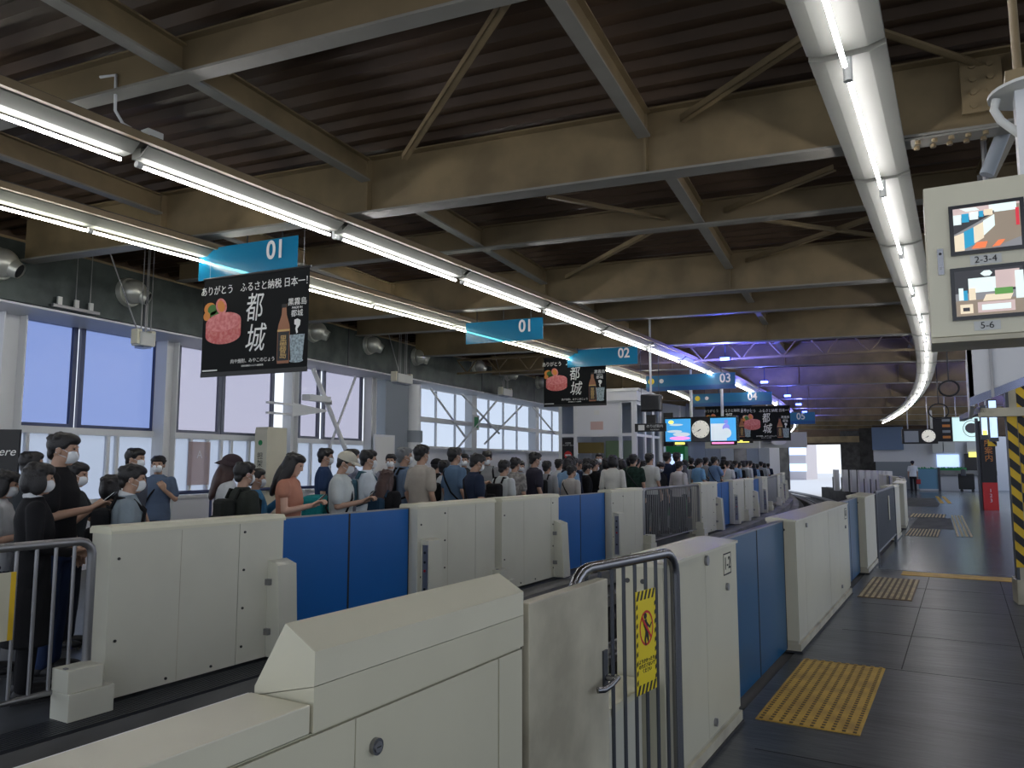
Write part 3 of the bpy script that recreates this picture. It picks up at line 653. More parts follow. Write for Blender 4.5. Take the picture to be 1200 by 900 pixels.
# ================================================================== FOREGROUND CABINET, GATE, LOOP
def fgprism(name, poly, y0, y1, mt, parent): return MB().prism(poly, 'y', y0, y1, mt).build(name, parent)
t = thing('equipment_cabinet', 'large cream cabinet with chamfered raised hood and round lock in the foreground', 'cabinet', (XR, 0, 0), 0)
hood = fgprism('hood', [(0, 1.105), (0, 1.18), (-.095, 1.233), (-.19, 1.08), (-.19, 1.06)], 1.31, 2.26, 'cream_top', t)
fgprism('collar', [(0, 1.006), (0, 1.1035), (-.19, 1.058), (-.19, 1.0)], 1.31, 2.26, 'cream', t)
MB().box(-.19, -.012, -.4, 2.26, 0, 1.0, 'cream').build('body', t)
MB().box(-.19, 0, .0, 1.30, 1.006, 1.069, 'cream_top', .003).build('lower_top', t)
MB().box(-.20, -.19, -1.2, 1.30, 1.03, 1.066, 'white').build('edge_strip', t)
MB().box(-.19, 0, -1.2, -.005, 1.006, 1.069, 'cream_top', .003).build('lower_top', t)
d0 = MB().box(-.012, 0, -.2, 1.448, .06, .998, 'cream').build('door', t)
d1 = MB().box(-.012, 0, 1.452, 2.10, .06, .998, 'cream').build('door', t)
MB().disc((0, 1.52, .915), .020, 'steel', axis='x', h=.012, n=24).disc((.012, 1.52, .915), .013, 'steel_dull', axis='x', h=.003, n=20).box(.015, .0155, 1.512, 1.528, .9135, .9165, 'black').build('lock', d1)
MB().box(-.012, 0, 2.108, 2.25, .06, .998, 'cream').build('end_strip', t)
MB().box(-.17, -.03, 2.26, 2.30, 0, 1.10, 'rubber').build('gap_seal', t)
g_ = thing('staff_gate', 'cream staff gate leaf with chrome lever handle', 'gate', (XR, 2.30, 0), 0)
MB().box(-.05, 0, 0, .66, .06, 1.135, 'cream_dirty', .004).build('gate_panel', g_)
h_ = MB().box(.0, .008, .595, .635, .70, .86, 'steel_dark').build('lock_plate', g_)
MB().tube([(.0, .615, .755), (.05, .615, .755)], .012, 'steel', 12).build('spindle', h_)
MB().tube([(.05, .63, .757), (.055, .60, .757), (.057, .545, .748), (.05, .50, .742), (.03, .48, .742)], .012, 'steel', 12).build('lever', h_)
r = thing('steel_loop_fence', 'polished steel loop barrier with vertical bars and a yellow warning sign', 'barrier', (XR-.08, 2.80, 0), -R_(7.5))
L, h, c = .90, 1.175, .11
pts = [(0, L, 0)]+[(0, L-c+c*math.cos(q), h-c+c*math.sin(q)) for q in (0, .4, .8, 1.2, 1.57)]+[(0, c-c*math.sin(q), h-c+c*math.cos(q)) for q in (0, .4, .8, 1.2, 1.57)]+[(0, 0, .9), (0, 0, 0)]
MB().tube(pts, .024, 'steel', 18).build('frame_tube', r)
for k in range(1, 9): MB().tube([(0, L*k/9, .05), (0, L*k/9, h-.02)], .0085, 'steel_dark', 10).build('bar', r)
MB().tube([(0, 0, .1), (0, L, .1)], .014, 'steel_dull', 10).build('lower_rail', r)
s = thing('warning_sign', 'yellow and black no leaning warning sign tied to the steel loop', 'sign', (XR+.02, 3.33, .82), -R_(7.5))
w_, h2 = .090, .22
MB().box(0, .003, -w_, w_, -h2, h2, 'yellow').build('board', s)
st = MB()
for zz in (-h2, h2-.04):
    for k in range(5): st.prism([(-w_+.035*k, zz), (-w_+.035*k+.016, zz), (min(w_, -w_+.035*k+.036), zz+.04), (-w_+.035*k+.02, zz+.04)], 'x', .003, .004, 'black')
for yy in (-w_, w_-.012):
    for k in range(9): z_ = -h2+.04+.04*k; st.prism([(yy, z_), (yy+.012, z_+.008), (yy+.012, z_+.026), (yy, z_+.018)], 'x', .003, .004, 'black')
st.build('hazard_border', s)
ring = MB(); n = 32
vs = [(.004, rr*math.cos(2*PI*i/n)*.95, .055+rr*1.15*math.sin(2*PI*i/n)) for rr in (.066, .057) for i in range(n)]
ring.add(vs, [(i, (i+1) % n, n+(i+1) % n, n+i) for i in range(n)], 'red')
ring.prism([(-.045, .098), (-.038, .108), (.046, .012), (.039, .004)], 'x', .0055, .0062, 'red'); ring.build('prohibition_ring', s)
pm = MB(); pm.disc((.004, -.01, .108), .013, 'black', axis='x', h=.001)
pm.prism([(-.025, .09), (.0, .095), (.012, .05), (.02, .0), (.012, -.01), (-.004, .03), (-.01, .04), (-.028, .075)], 'x', .004, .005, 'black')
pm.prism([(.0, .085), (.03, .06), (.045, .075), (.05, .07), (.03, .05), (.0, .07)], 'x', .004, .005, 'black')
pm.prism([(-.01, .04), (-.02, .005), (-.012, -.02), (-.004, -.02), (-.008, .005), (.004, .03)], 'x', .004, .005, 'black')
pm.build('pictogram', s)
text_mesh('よりかかったり\nのりださないで\nください', .021, 'seam', 'lettering', s, (.0035, 0, -.105), (PI/2, 0, PI/2))
t = thing('low_white_box', 'low white box on the track side seen through the steel loop', 'box', (XR-.16, 2.98, 0), 0); MB().box(-.1, .06, 0, .6, 0, .55, 'white_screen', .005).build('body', t); MB().box(-.11, .11, -.01, .61, .55, .58, 'white_cap').build('lid', t)
# ================================================================== FLOOR MARKS
def mat_pad(label, x0, x1, y0, y1, ribs, studs, mt='tactile', rz=0, group=None, base=None):
    cx, cy = (x0+x1)/2, (y0+y1)/2; w, l = (x1-x0)/2, (y1-y0)/2
    t = thing('tactile_paving', label, 'tactile paving', (cx, cy, 0), rz, group)
    MB().box(-w, w, -l, l, 0, .006, mt).build('plate', t)
    b = MB()
    if ribs:
        for k in range(ribs):
            x = -w+2*w*(k+.5)/ribs; b.box(x-w/ribs*.5, x+w/ribs*.5, -l+.03, l-.03, .006, .011, base or mt)
        b.build('rib', t, kind='stuff')
    if studs:
        nx, ny = studs
        for i in range(nx):
            for j_ in range(ny):
                x, y = -w+2*w*(i+.5)/nx, -l+2*l*(j_+.5)/ny
                b.box(x-.010, x+.010, y-.011, y+.011, .006, .010, 'stud_dark')
                b.box(x-.013, x+.013, y+.010, y+.026, .006, .0115, mt)
        b.build('stud', t, kind='stuff')
    return t
mat_pad('yellow studded tactile pad on the dark floor nearest the camera', -1.215, -.61, 5.12, 6.84, 0, (10, 34))
mat_pad('ribbed yellow tactile pad before the second near blue doors', -1.19, -.60, 10.3, 12.2, 9, 0, 'stud_dark', base='tactile_pale')
mat_pad('long plain yellow tactile strip crossing the platform to the striped column', -.86, .62, 12.62, 13.05, 0, 0, 'tactile')
mat_pad('four barred yellow guide strip on the far floor', -.33, .02, 19.8, 27.8, 4, 0, 'floor_far', R_(1.5), base='tactile_pale')
mat_pad('worn pale ribbed pad beside the far railing, nearer of the pair', -1.22, -.55, 19.5, 21.6, 10, 0, 'concrete_dark', base='tactile_pale', group=None)
mat_pad('worn pale ribbed pad beside the far screens, farther of the pair', -1.5, -.55, 26.4, 28.2, 10, 0, 'concrete_dark', base='tactile_pale')
mat_pad('small tan tactile strip far down the platform', -1.15, -.6, 36, 43.5, 2, 0, 'floor_far', R_(3), base='tactile')
mb_ = MB().box(-1.25, -.2, 21.9, 26.3, 0, .004, 'concrete_dark').build('floor_patch'); tag(mb_, 'dark worn rectangular floor patch between the two worn ribbed pads', 'floor patch')
mb_ = MB().box(-2.3, -.9, 33, 41, 0, .004, 'concrete_dark').build('floor_patch'); tag(mb_, 'dark floor patch far down by the officer', 'floor patch')
# ================================================================== BANNERS AND SIGNS
def ell(b, cx, cz, rx, rz_, y, mt, n=28, rot=0, th=.0015):
    poly = []
    for i in range(n):
        a = 2*PI*i/n; u, v = rx*math.cos(a), rz_*math.sin(a); poly.append((cx+u*math.cos(rot)-v*math.sin(rot), cz+u*math.sin(rot)+v*math.cos(rot)))
    return b.flat(poly, y, mt, th)
def banner_proto():
    t = thing('meat_banner', '', 'banner'); w, h = .74, 1.09     # origin: top centre, face towards -y
    MB().box(-w, w, 0, .004, -h, 0, 'banner').build('cloth', t)
    MB().tube([(-w-.01, .002, 0), (w+.02, .002, 0)], .014, 'black', 8).build('top_rod', t)
    MB().box(-w, w, -.006, .008, -h-.03, -h+.02, 'black').build('bottom_bar', t)
    MB().tube([(-w+.08, 0, 0), (-w+.08, 0, .20)], .003, 'steel_dull', 6).build('cord', t); MB().tube([(w-.08, 0, 0), (w-.08, 0, .45)], .003, 'steel_dull', 6).build('cord', t)
    text_mesh('ありがとう　ふるさと納税 日本一！', .112, 'print_white', 'headline', t, (.0, -.002, -.15), sx=.86)
    text_mesh('都', .34, 'print_white', 'calligraphy', t, (.0, -.002, -.40), shear=.12, sx=.72); text_mesh('城', .33, 'print_white', 'calligraphy', t, (.02, -.002, -.74), shear=.2, sx=.85)
    b = MB()                                          # steak on its plate
    ell(b, -.64, -.345, .085, .07, -.001, 'orange_print'); ell(b, -.60, -.36, .07, .06, -.003, 'green_print'); ell(b, -.54, -.42, .09, .05, -.003, 'green_print'); ell(b, -.68, -.43, .05, .05, -.004, 'orange_print')
    ell(b, -.47, -.33, .075, .095, -.004, 'meat_top', rot=.5); ell(b, -.47, -.33, .05, .07, -.0055, 'orange_print', rot=.5)
    b.build('garnish_print', t); b = MB()
    poly = [(-.685, -.52)]+[(-.43+.255*math.cos(a), -.66+.10*math.sin(a)) for a in [PI+PI*i/14 for i in range(15)]]+[(-.175, -.50)]
    b.flat(poly, -.006, 'meat'); ell(b, -.43, -.51, .255, .105, -.008, 'meat_top', rot=.06); b.build('steak_print', t)
    b = MB()                                          # bottle
    bx = .42; pr = [(0, .0), (.078, .0), (.082, .03), (.082, .36), (.075, .41), (.035, .52), (.028, .60), (.031, .605), (.031, .64), (0, .64)]
    b.flat([(bx+x, -1.02+z) for x, z in pr]+[(bx-x, -1.02+z) for x, z in pr[::-1]], -.002, 'bottle_print')
    b.flat([(bx+x, -1.02+z) for x, z in ((.075, .03), (.075, .34), (-.075, .34), (-.075, .03))], -.004, 'black')
    b.flat([(bx+x, -1.02+z) for x, z in ((.083, .345), (.083, .365), (-.083, .365), (-.083, .345))], -.0045, 'gold_print')
    b.flat([(bx+x, -1.02+z) for x, z in ((.03, .60), (.03, .64), (-.03, .64), (-.03, .60))], -.005, 'black')
    b.build('bottle_print', t); text_mesh('黒\n霧\n島', .10, 'gold_print', 'bottle_lettering', t, (bx, -.006, -.85), line=.8)
    b = MB(); b.flat([(.50, -.72), (.70, -.72), (.675, -1.0), (.525, -1.0)], -.002, 'glass_print')
    for q in ((.56, -.80, .05), (.64, -.83, .05), (.59, -.93, .05)): ell(b, q[0], q[1], q[2], q[2]*.75, -.004, 'glass_print', 6)
    ell(b, .60, -1.0, .09, .02, -.005, 'glass_print'); b.build('ice_glass_print', t)
    text_mesh('黒霧島', .085, 'print_white', 'small_text', t, (.59, -.002, -.37)); text_mesh('MADE IN', .035, 'print_white', 'small_text', t, (.59, -.002, -.43)); text_mesh('都城', .08, 'print_white', 'small_text', t, (.59, -.002, -.495))
    b = MB(); b.flat([(.56, -.56), (.60, -.55), (.64, -.57), (.635, -.62), (.60, -.66), (.61, -.70), (.59, -.71), (.575, -.66), (.585, -.62), (.56, -.61)], -.002, 'print_white'); b.build('map_print', t)
    text_mesh('肉や焼酎、みやこのじょう', .052, 'print_white', 'small_text', t, (.0, -.002, -.965)); text_mesh('宮崎県都城市ふるさと納税推進', .022, 'print_white', 'small_text', t, (.0, -.002, -1.02))
    MB().flat([(-.72, -1.04), (-.50, -1.04), (-.50, -1.055), (-.72, -1.055)], -.001, 'print_white').build('logo_print', t)
    return t
def blue_sign(num, w, h, p, label, rz=TH, icons=False, nx=.36, rods=True):
    t = thing('platform_sign', label, 'sign', p, rz, 'blue hanging platform signs')       # origin top left corner
    if not icons:
        MB().box(0, w, 0, .006, -h*.72, 0, 'sign_clear').build('panel', t)
        MB().box(0, w, -.002, .008, -h, -h*.72, 'sign_clear').build('lower_band', t)
    else:
        MB().box(0, w, 0, .05, -h*.72, 0, 'sign_blue').build('panel', t); MB().box(0, w, -.005, .05, -h, -h*.72, 'sign_blue_dark').build('lower_band', t)
        b = MB(); b.disc((w*.06, -.0, -h*.36), h*.2, 'yellow', h=.01); b.disc((w*.18, -.0, -h*.36), h*.14, 'white', h=.01); b.build('icon', t)
    text_mesh(num, h*.78, 'print_white', 'number', t, (w-nx, -.006, -h*.36), sx=.9, off=.006)
    for k in (.15, .5, .85): hz = 4.05-SL*rf(p)[0]-p.z; MB().tube([(w*k, .0, 0), (w*k, 0, max(.05, hz))], .008, 'black', 6).build('hanger', t)
    if rods: pass
    return t
p = onA(238, 330, 6.40); bp = banner_proto(); bp['label'] = 'black meat and bottle banner hanging nearest the camera under the 01 sign'; bp['group'] = 'black meat and bottle banners'
q = onA(240, 326, 6.40); q2 = onA(363, 314, 6.40); bp.location = (q+q2)/2+Vector((0, 0, 0)); bp.rotation_euler.z = TH
blue_sign('01', 1.43, .37, onA(234, 293, 6.5), 'blue 01 sign above the nearest meat banner', nx=.30)
blue_sign('01', 1.40, .36, onA(546, 379, 11.4), 'blue 01 sign hanging alone between the two meat banners', nx=.30)
q = onA(673, 418, 16.25); again(bp, 'second black meat banner hanging over the white booth', q, TH, 'black meat and bottle banners')
blue_sign('02', 1.6, .38, onA(665, 411, 16.1), 'blue 02 sign behind the second meat banner', nx=.30)
p = onA(757, 441, 20.45); blue_sign('03', 2.35, .42, p, 'long blue 03 sign with yellow icon above the clock screens', icons=True, nx=.25)
p = onA(812, 462, 25.72); blue_sign('04', 2.5, .42, p, 'long blue sign partly behind the light line, above the pair of far banners', icons=True, nx=.6)
again(bp, 'third black meat banner, left one of the distant pair', onA(853, 476, 25.9), TH, 'black meat and bottle banners'); again(bp, 'fourth black meat banner, right one of the distant pair', onA(897, 476, 25.9), TH, 'black meat and bottle banners')
blue_sign('05', 1.5, .45, onA(906, 484, 31.2), 'small blue sign at the bend of the left light line', icons=True, nx=.5)
# smoke detector like sphere by the light
t = thing('ball_sensor', 'small white round sensor on the upper left light line', 'sensor', onz(394, 276, 4.0)); MB().disc((0, 0, -.03), .045, 'white', axis='z', h=.17).build('sensor_body', t)
# camera pole with black box over the left platform edge
p = at(763, 472, 15.6); t = thing('hanging_monitor', 'black boxy monitor hanging on a thin pale pole above the crowd', 'monitor', p, TH)
MB().box(-.20, .20, -.1, .15, -.18, .17, 'black_gloss', .03).build('monitor_body', t); MB().tube([(0, 0, .17), (0, 0, 4.70-p.z)], .022, 'col_white', 10).build('pole', t); MB().disc((0, 0, 4.0-p.z), .09, 'col_white', axis='z', h=.02).build('mount_plate', t); MB().box(-.09, .09, -.05, .05, -.42, -.25, 'black').box(-.01, .01, -.01, .01, -.25, -.18, 'black').build('small_speaker', t)
# black direction sign
p = at(762, 501, 17); t = thing('direction_sign', 'small black direction sign with white lettering beside the clock screens', 'sign', p, TH); MB().box(-.35, .35, 0, .06, -.09, .09, 'black').build('board', t)
MB().box(-.27, -.13, -.004, 0, -.06, .06, 'print_white').build('icon', t); text_mesh('のりば案内', .075, 'print_white', 'lettering', t, (.10, -.004, .025)); text_mesh('PLATFORM', .04, 'print_white', 'lettering', t, (.10, -.004, -.05)); MB().tube([(-.2, .03, .09), (-.2, .03, 2.3)], .006, 'steel_dark', 6).tube([(.2, .03, .09), (.2, .03, 2.3)], .006, 'steel_dark', 6).build('hanging_rod', t)
# clock screens
def clock(t, x, y, z, r, hh, mm):
    b = MB(); b.disc((x, y, z), r, 'clock_face', h=.01, n=36); f = b.build('clock_dial', t); b = MB()
    for k in range(12):
        a = PI*k/6; c, s = math.sin(a), math.cos(a); b.box(x+c*r*.86-.008, x+c*r*.86+.008, y-.012, y-.010, z+s*r*.86-.012, z+s*r*.86+.012, 'black')
    b.build('hour_mark', f)
    for ang, l, w in (((hh+mm/60)*PI/6, .5, .016), (mm*PI/30, .78, .010)):
        c, s = math.sin(ang), math.cos(ang); MB().flat([(x-s*w*r*4, z+c*w*r*4), (x+c*l*r, z+s*l*r), (x+s*w*r*4, z-c*w*r*4)], y-.013, 'black').build('clock_hand', t)
p = at(821, 503, 22); t = thing('clock_display', 'hanging black display with round clock between two bright blue screens', 'display', p, TH+R_(-2)); w = 1.04; h = .36
MB().box(-w, w, 0, .25, -h, h, 'black_gloss', .01).build('housing', t)
for s_, nm in ((-1, 0), (1, 1)):
    b = MB(); x0, x1 = (-w+.02, -.28) if s_ < 0 else (.28, w-.05)
    b.flat([(x0, -h+.02), (x1, -h+.02), (x1, h-.05), (x0, h-.05)], -.002, 'screen_sky')
    if s_ < 0:
        for (cx, cz, rx, rz_, mm) in ((-.75, -.05, .22, .04, 'screen_white'), (-.55, -.14, .25, .06, 'screen_white'), (-.7, .14, .2, .03, 'screen_white'), (-.85, .22, .08, .05, 'screen_yellow'), (-.6, -.25, .3, .05, 'screen_pink')): ell(b, cx, cz, rx, rz_, -.005 if mm == 'screen_white' else -.008, mm)
    else:
        b.flat([(x0+.01, -h+.03), (x0+.45, -h+.03), (x0+.45, .15), (x0+.01, .15)], -.005, 'screen_white'); ell(b, .72, .02, .10, .12, -.008, 'screen_violet'); ell(b, .72, -.12, .14, .14, -.010, 'screen_white'); ell(b, .72, .2, .06, .06, -.010, 'screen_violet')
    b.build('screen', t)
clock(t, 0, -.003, 0, .25, 7, 40)
for x_ in (-.28, .6): MB().tube([(x_, .12, h), (x_, .12, 4.62-p.z)], .04, 'col_white', 10).build('pole', t)
# LED departure board and others behind
p = at(860, 516, 27); t = thing('departure_board', 'grey departure board with yellow and pink lit rows behind the clock display', 'display', p, TH); MB().box(-1.0, .85, 0, .3, -.28, .28, 'housing').build('housing', t)
b = MB(); b.box(-.8, .1, -.005, 0, -.16, -.02, 'black').box(.1, .65, -.005, 0, -.1, .12, 'black'); b.box(-.76, 0, -.008, -.005, -.12, -.06, 'screen_pink')
for k in range(4): b.box(.12, .52, -.008, -.005, -.08+.05*k, -.045+.05*k, 'screen_yellow')
b.box(-.3, .8, -.004, 0, .18, .27, 'sign_blue_dark'); b.build('led_panel', t); MB().tube([(-.5, .15, .28), (-.5, .15, 2.3)], .03, 'steel_dark').tube([(.5, .15, .28), (.5, .15, 2.3)], .03, 'steel_dark').build('pole', t)
p = at(913, 517, 30); t = thing('platform_lamp_frame', 'curved white pipe frame with hanging monitor and dome lamp at the curve', 'frame', p, TH)
MB().tube([(0, 0, 0), (0, 0, 1.7)], .05, 'col_white', 10).build('pole', t)
MB().tube([(0, 0, .5), (-.35, 0, .55), (-.42, 0, .7), (-.42, 0, 1.6)], .03, 'col_white', 8).tube([(-.4, 0, 1.1), (-.1, 0, .6), (.6, 0, .5), (.75, 0, .7)], .02, 'col_white', 8).tube([(-.42, 0, 1.35), (0, 0, 1.35)], .02, 'col_white', 8).build('pipe_frame', t)
MB().box(-.6, .1, -.1, .2, .0, .45, 'black').build('monitor', t); MB().box(-.9, 1.0, .2, .35, -.25, .35, 'housing').build('cabinet', t)
MB().disc((0, -.12, -.02), .28, 'white', h=.05, n=24, ry=.13).build('dome_lamp', t)
# ================================================================== WHITE BOOTH
bx = onA(655, 500, 19.6); t = thing('platform_booth', 'white steel and glass booth with dark service opening behind the crowd', 'booth', (bx.x, bx.y, 0), TH)
W2, D2, H2 = 2.12, 2.7, 3.45
fr = MB(); xs = [0, .55, .62, 2.28, 2.38, 2.62, W2]
for x in (0, .43, 1.68, 2.03): fr.box(x, x+.09, -.03, .06, 0, H2-.2, 'col_white')
for z in (1.0, 2.32, H2-.25): fr.box(0, W2, -.025, .05, z, z+.08, 'col_white')
for k in range(4): fr.box(W2-.05, W2+.03, k*.87, k*.95+.08, 0, H2-.2, 'col_white')
for z in (1.2, 2.32, H2-.3): fr.box(W2-.04, W2+.02, 0, D2, z, z+.07, 'col_white')
fr.build('frame', t)
MB().box(-.06, W2+.08, -.08, D2, H2-.2, H2+.05, 'wall_white').box(-.1, W2+.12, -.12, D2, H2+.05, H2+.12, 'col_white').build('roof', t)
MB().box(.52, 1.68, 0, .04, 2.4, H2-.25, 'wall_white').build('wall_panel', t); MB().box(.0, W2, 0, .04, 0, 1.0, 'wall_white').build('wall_panel', t)
MB().box(0, .05, .05, D2, 0, H2-.2, 'wall_white').box(0, W2, D2-.05, D2, 0, H2-.2, 'wall_white').box(0, W2, .05, D2, H2-.25, H2-.2, 'wall_white').build('inner_wall', t)
MB().box(.09, .43, .01, .02, 2.4, H2-.25, 'pane_pale').build('pane', t); MB().box(1.77, 2.03, .01, .02, 1.08, H2-.25, 'pane_pale').build('pane', t)
MB().box(W2-.02, W2-.01, .08, D2, 1.27, H2-.3, 'pane_pale').build('pane', t)
MB().box(.09, .43, -.005, .03, 1.1, 2.3, 'black').build('poster_board', t)
text_mesh('非常用\nインターホン', .055, 'print_white', 'lettering', t, (.26, -.007, 2.12)); MB().disc((.26, -.006, 1.83), .11, 'red', h=.004, n=24).box(.18, .34, -.013, -.011, 1.81, 1.85, 'print_white').build('no_entry_mark', t)
MB().box(1.0, 1.15, -.004, .0, 2.9, 3.02, 'paper').build('notice', t); MB().box(.9, 1.25, -.004, 0, 2.5, 2.72, mat('pink_paper', (.6, .42, .38), .8)).build('notice', t)
MB().box(.85, 1.6, 1.5, 2.1, 0, 2.25, mat('green_locker', (.30, .42, .22), .5), .01).build('locker', t)
MB().box(.1, .8, 1.2, 1.5, 1.9, 2.2, mat('inner_yellow', (.4, .28, .08), .5)).build('shelf', t)
# green vending / display with yellow board next to booth
p = at(793, 522, 24); t = thing('green_cabinet', 'green cabinet with yellow board above it behind the black direction sign', 'cabinet', (p.x, p.y, 0), TH); MB().box(-.35, .25, 0, .5, 0, 2.15, 'green', .01).build('body', t); MB().box(-.25, .18, -.01, 0, 1.5, 1.9, 'lightbox').build('window', t); MB().box(-.05, .25, -.02, .02, 2.2, 3.0, 'screen_yellow').box(-.4, -.1, -.0, .04, 2.15, 3.2, 'black').build('board', t)
# station walls behind the crowd
b = MB()
p0 = at(775, 520, 34); p1 = at(905, 520, 46)
def wallseg(b, P, Q, z0, z1, mt, th=.15):
    P = Vector((P[0], P[1], 0)); Q = Vector((Q[0], Q[1], 0)); d = (Q-P).normalized(); n = Vector((-d.y, d.x, 0))*th; q = []
    for z in (z0, z1):
        for v in (P, Q, Q+n, P+n): q.append((v.x, v.y, z))
    return b.hexa(q, mt)
wallseg(b, p0, p1, 0, 1.1, 'wall_white'); wallseg(b, p0, p1, 2.55, 4.3, 'wall_grey')
for k in range(9):
    a = Vector(p0).lerp(p1, k/8); c = Vector(p0).lerp(p1, (k+.12)/8); wallseg(b, a, c, 0, 4.3, 'wall_white' if k % 3 else 'concrete')
b.build('wall_back_left', kind='structure')
b = MB(); wallseg(b, p0+Vector((.2, .6, 0)), p1+Vector((.2, .6, 0)), 1.1, 2.6, 'pane_pale', .02)
w = b.build('window_%d' % wn, kind='structure'); wn += 1
b = MB(); u0, u1 = p0+Vector((.5, 2.5, 0)), p1+Vector((.5, 2.5, 0))
for k in range(8): wallseg(b, u0.lerp(u1, k/8), u0.lerp(u1, (k+.97)/8), 0, 4.4, ['frost', 'frost', 'wall_grey', 'concrete', 'frost', 'wall_grey', 'wall_white', 'concrete'][k])
b.build('wall_back_left_inner', kind='structure')
# far portal wall across the end of the roof
YF = 61.5; b = MB()
def fx(px, y=YF): return ony(px, 540, y).x
def fz(py, px=950, y=YF): return ony(px, py, y).z
zt, zb = fz(505), fz(522)
b.box(-22, 9, YF, YF+.3, zb+.05, 6.5, 'deck'); b.box(fx(986), fx(1026), YF-.2, YF+.3, -.2, 4, 'concrete_dark'); b.box(-22, fx(905), YF, YF+.3, -.5, 4, 'wall_grey'); b.build('wall_end', kind='structure')
b = MB(); b.box(fx(930), fx(1026), YF-.3, YF-.1, fz(519), fz(512), 'girder'); tag(b.build('end_beam'), 'pale beam above the bright far opening', 'beam')
b = MB(); b.box(-40, -28, 110, 130, -3, 9, 'building_far'); b.box(-27, -20, 120, 130, -3, 26, 'building_far')
for k in range(9):
    b.box(-27.1, -19.9, 119.8, 120, .5+2.4*k, 1.6+2.4*k, 'lightbox')
tag(b.build('far_building'), 'pale pinkish building seen through the bright far opening', 'building')
# dark zone + kiosk area on the right platform, about 48 m away
YK = 55; kx = lambda px: fx(px, YK); kz = lambda py, px=1080: ony(px, py, YK).z
b = MB(); b.box(kx(1070), 9, YK+.01, YK+.3, 0, kz(540), 'wall_white'); b.box(kx(1024), 9, YK, YK+.3, kz(541), kz(512), 'wall_white'); b.box(kx(1024), kx(1060), YK-.5, YK, kz(527), kz(500), 'wall_blue_pale')
b.box(kx(1026), kx(1070), YK, YK+.3, 0, kz(541), 'wall_grey'); b.box(kx(1024), 9, YK, YK+.3, kz(513), 6, 'deck'); b.build('wall_kiosk', kind='structure')
b = MB(); b.box(kx(1004), kx(1024), YK+2, YK+2.3, 0, 4, 'concrete_dark'); b.build('kiosk_opening_shade', kind='structure')  # dark sheet standing in for the shade inside the opening
t = thing('kiosk_counter', 'pale kiosk counter with grey top at the end of the near platform', 'counter', (0, 0, 0)); MB().box(kx(1078), kx(1165), YK-2.2, YK-1.2, 0, kz(556), 'wall_white').build('body', t); MB().box(kx(1076), kx(1166), YK-2.4, YK-1, kz(556), kz(551), 'concrete').build('counter_top', t)
t = thing('kiosk_awning', 'row of grey shutter boxes above the kiosk window', 'shutter box', (0, 0, 0))
for a_, c_ in ((1094, 1106), (1107, 1120), (1134, 1152)): MB().box(kx(a_), kx(c_), YK-.6, YK-.05, kz(531), kz(518), 'housing').build('shutter_box', t)
w = MB().box(kx(1098), kx(1124), YK-.1, YK-.05, kz(547), kz(533), 'lightbox').build('window_%d' % wn, kind='structure'); wn += 1
t = thing('vending_machine', 'dark vending machine with a lit yellow panel in the kiosk wall', 'vending machine', (kx(1141), YK-.7, 0)); MB().box(-.5, .5, 0, .6, 0, kz(532), 'black_gloss', .02).build('body', t); MB().box(-.25, .25, -.01, 0, 2.0, 2.3, 'screen_yellow').build('display_panel', t)
t = thing('green_planter', 'low green hedge like strip along the kiosk counter', 'planter', (kx(1100), YK-1.6, kz(551)));
gl = MB()
for k in range(40):
    x = -1.3+.07*k; gl.box(x-.04, x+.04, -.1-.05*random.random(), .1, 0, .12+.1*random.random(), 'green')
gl.build('foliage', t); 
t = thing('blue_fence', 'pale blue translucent fence panels beside the officer', 'fence', (0, 0, 0)); MB().box(fx(1075, 51), fx(1098, 51), 51, 51.05, .15, kz(549), mat('blue_fence', (.12, .28, .42), .3)).build('panel', t); MB().box(fx(1098, 51), fx(1101, 51), 50.95, 51.1, 0, kz(548), 'steel_dark').build('post', t)
t = thing('parked_cart', 'dark cluttered cart standing by the kiosk counter', 'cart', (kx(1132), YK-4, 0)); MB().box(-.45, .35, 0, .6, .15, 1.05, 'black', .05).build('body', t); MB().box(-.3, -.05, -.1, .1, .9, 1.3, 'steel_dark', .03).build('bundle', t); MB().tube([(-.3, 0, .08), (-.3, .06, .08)], .08, 'rubber', 12).build('wheel', t); MB().tube([(.25, 0, .08), (.25, .06, .08)], .08, 'rubber', 12).build('wheel', t)
t = thing('white_bin', 'white bin next to the dark cart', 'bin', (kx(1150), YK-4, 0)); MB().box(-.3, .3, 0, .5, 0, 1.05, 'housing', .03).build('body', t); MB().box(-.2, .2, -.01, 0, .8, .95, 'black').build('slot', t)
# red lit column sign
p = onz(1164, 598, 0); t = thing('column_sign', 'tall black column sign with red characters and a red base', 'sign', (p.x, p.y, 0), R_(5)); MB().box(-.27, .0, 0, .2, .95, 3.1, 'black').box(-.37, -.28, .1, .3, 0, 3.2, 'steel_dark').build('board', t); MB().box(-.27, .18, -.02, .22, 0, .95, 'red').build('base', t)
MB().box(.0, .18, 0, .2, .95, 3.1, 'black').build('side_board', t); text_mesh('精\n算\n所\n案\n内', .26, 'orange_print', 'lettering', t, (-.03, -.01, 2.3)); text_mesh('1\n2\n3', .17, 'print_white', 'lettering', t, (-.04, -.03, .5))
